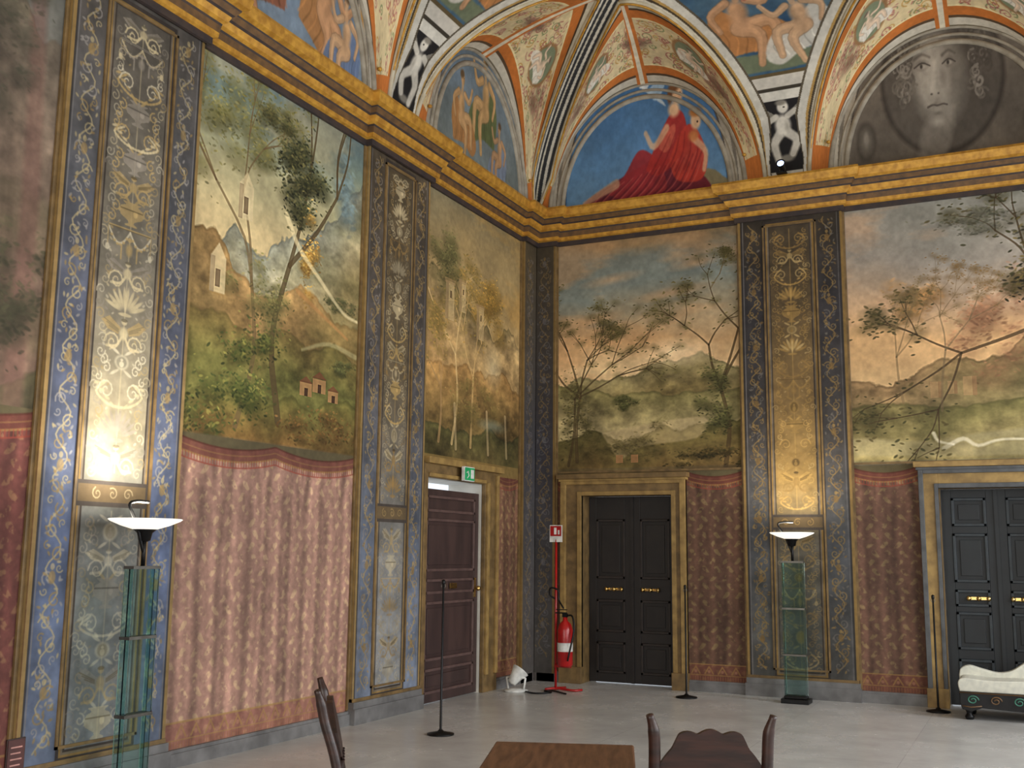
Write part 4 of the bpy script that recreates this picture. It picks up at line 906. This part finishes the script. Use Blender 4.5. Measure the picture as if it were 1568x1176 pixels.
mb.tube([(0,-.288,.262),(1.5,-.288,.262)],.006,mBrown,6);mb.tube([(.02,-.288,.135),(.1,-.288,.125),(.2,-.288,.14)],.006,mBrown,6);mb.build('gilt_scrolls',e)
mb=MB()
top=smooth([(-.02,.40),(.0,.46),(.08,.49),(.2,.46),(.35,.43),(.48,.46),(.62,.55),(.8,.60),(1.1,.58),(1.35,.5),(1.5,.47),(1.54,.4)],5)
out=[(-.02,.30)]+[tuple(q) for q in top]+[(1.54,.30)]
mb.prism(out,.12,.24,mCream)
cr=smooth([(0,.27),(-.01,.36),(.05,.40),(.3,.385),(.75,.40),(1.2,.385),(1.47,.40),(1.51,.36),(1.5,.27)],5);mb.prism([tuple(q) for q in cr],-.26,.12,mCream)
mb.build('upholstery',e,bevel=.02)
# ------------------------------------------------------------------ camera
p=[1641.9904, 5.8568, -12.7223, 0.452, 0.1552, 0.0104]
f,cx,cy,ps,pi_,ro=p
F=Vector((-math.sin(ps)*math.cos(pi_),math.cos(ps)*math.cos(pi_),math.sin(pi_)));R0=Vector((math.cos(ps),math.sin(ps),0));U0=R0.cross(F)
Rr=R0*math.cos(ro)+U0*math.sin(ro);U=-R0*math.sin(ro)+U0*math.cos(ro)
cd=bpy.data.cameras.new('camera');cd.lens=f*36/1568;cd.sensor_width=36;cam=bpy.data.objects.new('camera',cd)
cam.matrix_world=Matrix(((Rr.x,U.x,-F.x,cx),(Rr.y,U.y,-F.y,cy),(Rr.z,U.z,-F.z,1.6),(0,0,0,1)))
bpy.context.collection.objects.link(cam);sc.camera=cam
# ------------------------------------------------------------------ foreground furniture
Fh=Vector((-math.sin(ps),math.cos(ps),0))
def at(depth,lat):q=Vector((cx,cy,0))+Fh*depth+R0*lat;return (q.x,q.y,0)
def chair(loc,ang,w=.46,h=1.0,lean=.075,arms=True,crest=True):
    e=empty('carved_chair',loc)
    sp=w/2
    mb=MB()
    for sx in(-1,1):
        pr=[(sx*sp,.0,0),(sx*sp,.0,.45),(sx*sp,lean*.3,.7),(sx*sp,lean*.7,h-.14),(sx*(sp+.004),lean*.85,h-.06),(sx*(sp+.020),lean,h)]
        mb.tube(smooth(pr,5),lambda t:.022 if t<.8 else .022-.008*math.sin((t-.8)*5*math.pi*.5) ,mWood,8)
        mb.tube([(sx*sp,-.42,0),(sx*sp,-.42,.46)],.024,mWood,8)
        mb.box((sx*sp-.018,-.42,.1),(sx*sp+.018,.0,.15),mWood);mb.box((sx*sp-.018,-.42,.38),(sx*sp+.018,.0,.44),mWood)
        if arms:
            mb.tube(smooth([(sx*sp,.02,.68),(sx*sp,-.2,.70),(sx*sp,-.44,.66)],4),.022,mWood,8);mb.tube([(sx*sp,-.42,.44),(sx*sp,-.42,.67)],.02,mWood,8)
    mb.build('posts',e)
    mb=MB();mb.box((-sp-.03,-.46,.44),(sp+.03,.03,.48),mWood);mb.build('seat',e,bevel=.01)
    mb=MB();n=61;top=[]
    for i in range(n):
        u=-1+2*i/(n-1);au=abs(u)
        z=h-.10+.03*math.cos(u*math.pi*.5)+.016*abs(math.cos(u*math.pi*2))
        if au>.62:z-= (au-.62)*.26
        top.append((u*(sp-.02),z))
    low=[(u*(sp-.02),h-.30+.02*math.cos(u*math.pi*2)) for u in np.linspace(1,-1,17)]
    sh=Matrix(((1,0,0,0),(0,1,lean*.7/max(.01,h-.6),-.6*lean*.7/max(.01,h-.6)),(0,0,1,0),(0,0,0,1)))
    mb.prism(top+low,-.012,.014,mWood,sh);mb.box((-sp,.0,.55),(sp,.03,.62),mWood)
    for i in range(5):x=-sp+.07+(w-.14)*i/4;mb.lathe([(.008,.6),(.018,.64),(.009,.68),(.018,.71)],(x,.02,0),mWood,8)
    mb.build('carved_back',e)
    e.rotation_euler=(0,0,ang);return e
chair(at(4.15,.745),ps+math.pi,.415,1.015)
chair(at(4.95,-.72),math.radians(90)+ps+.15,.42,1.01,.13,False)
# table
e=empty('wooden_table',at(4.42,.20));e.rotation_euler=(0,0,ps-.10)
mb=MB();mb.box((-.28,-.75,.775),(.30,.26,.81),mTable);mb.build('top',e,bevel=.008)
mb=MB()
for x in(-.22,.22):
    for y in(-.68,.2):mb.lathe([(0,0),(.03,0),(.035,.05),(.02,.1),(.035,.3),(.022,.5),(.035,.62),(.035,.775)],(x,y,0),mWood,12)
mb.box((-.24,-.7,.66),(.24,-.66,.775),mWood);mb.box((-.24,.18,.66),(.24,.22,.775),mWood);mb.box((-.24,-.68,.66),(-.2,.2,.775),mWood);mb.box((.2,-.68,.66),(.24,.2,.775),mWood)
mb.box((-.2,-.24,.12),(.2,-.2,.16),mWood);mb.build('legs',e)
# ------------------------------------------------------------------ light
w=bpy.data.worlds.new('world');sc.world=w;w.use_nodes=True;w.node_tree.nodes['Background'].inputs[0].default_value=(.85,.92,1,1);w.node_tree.nodes['Background'].inputs[1].default_value=1.2
def area(name,loc,tgt,sx,sy,e,c):
    l=bpy.data.lights.new(name,'AREA');l.shape='RECTANGLE';l.size=sx;l.size_y=sy;l.energy=e;l.color=c
    o=bpy.data.objects.new(name,l);o.location=loc;o.rotation_euler=(Vector(tgt)-Vector(loc)).to_track_quat('-Z','Y').to_euler();bpy.context.collection.objects.link(o)
for i,(a,b) in enumerate(wins):
    area('window_daylight',(RX-.05,-(a+b)/2,2.75),(4.5,-(a+b)/2-.2,0),1.6,3.6,[320,250,185,150][i],(.96,.98,1))
for x in(2.45,5.85):area('window_daylight',(x,-RY+.05,2.75),(x-.5,-4,2.2),1.6,3.6,220,(1,.95,.87))
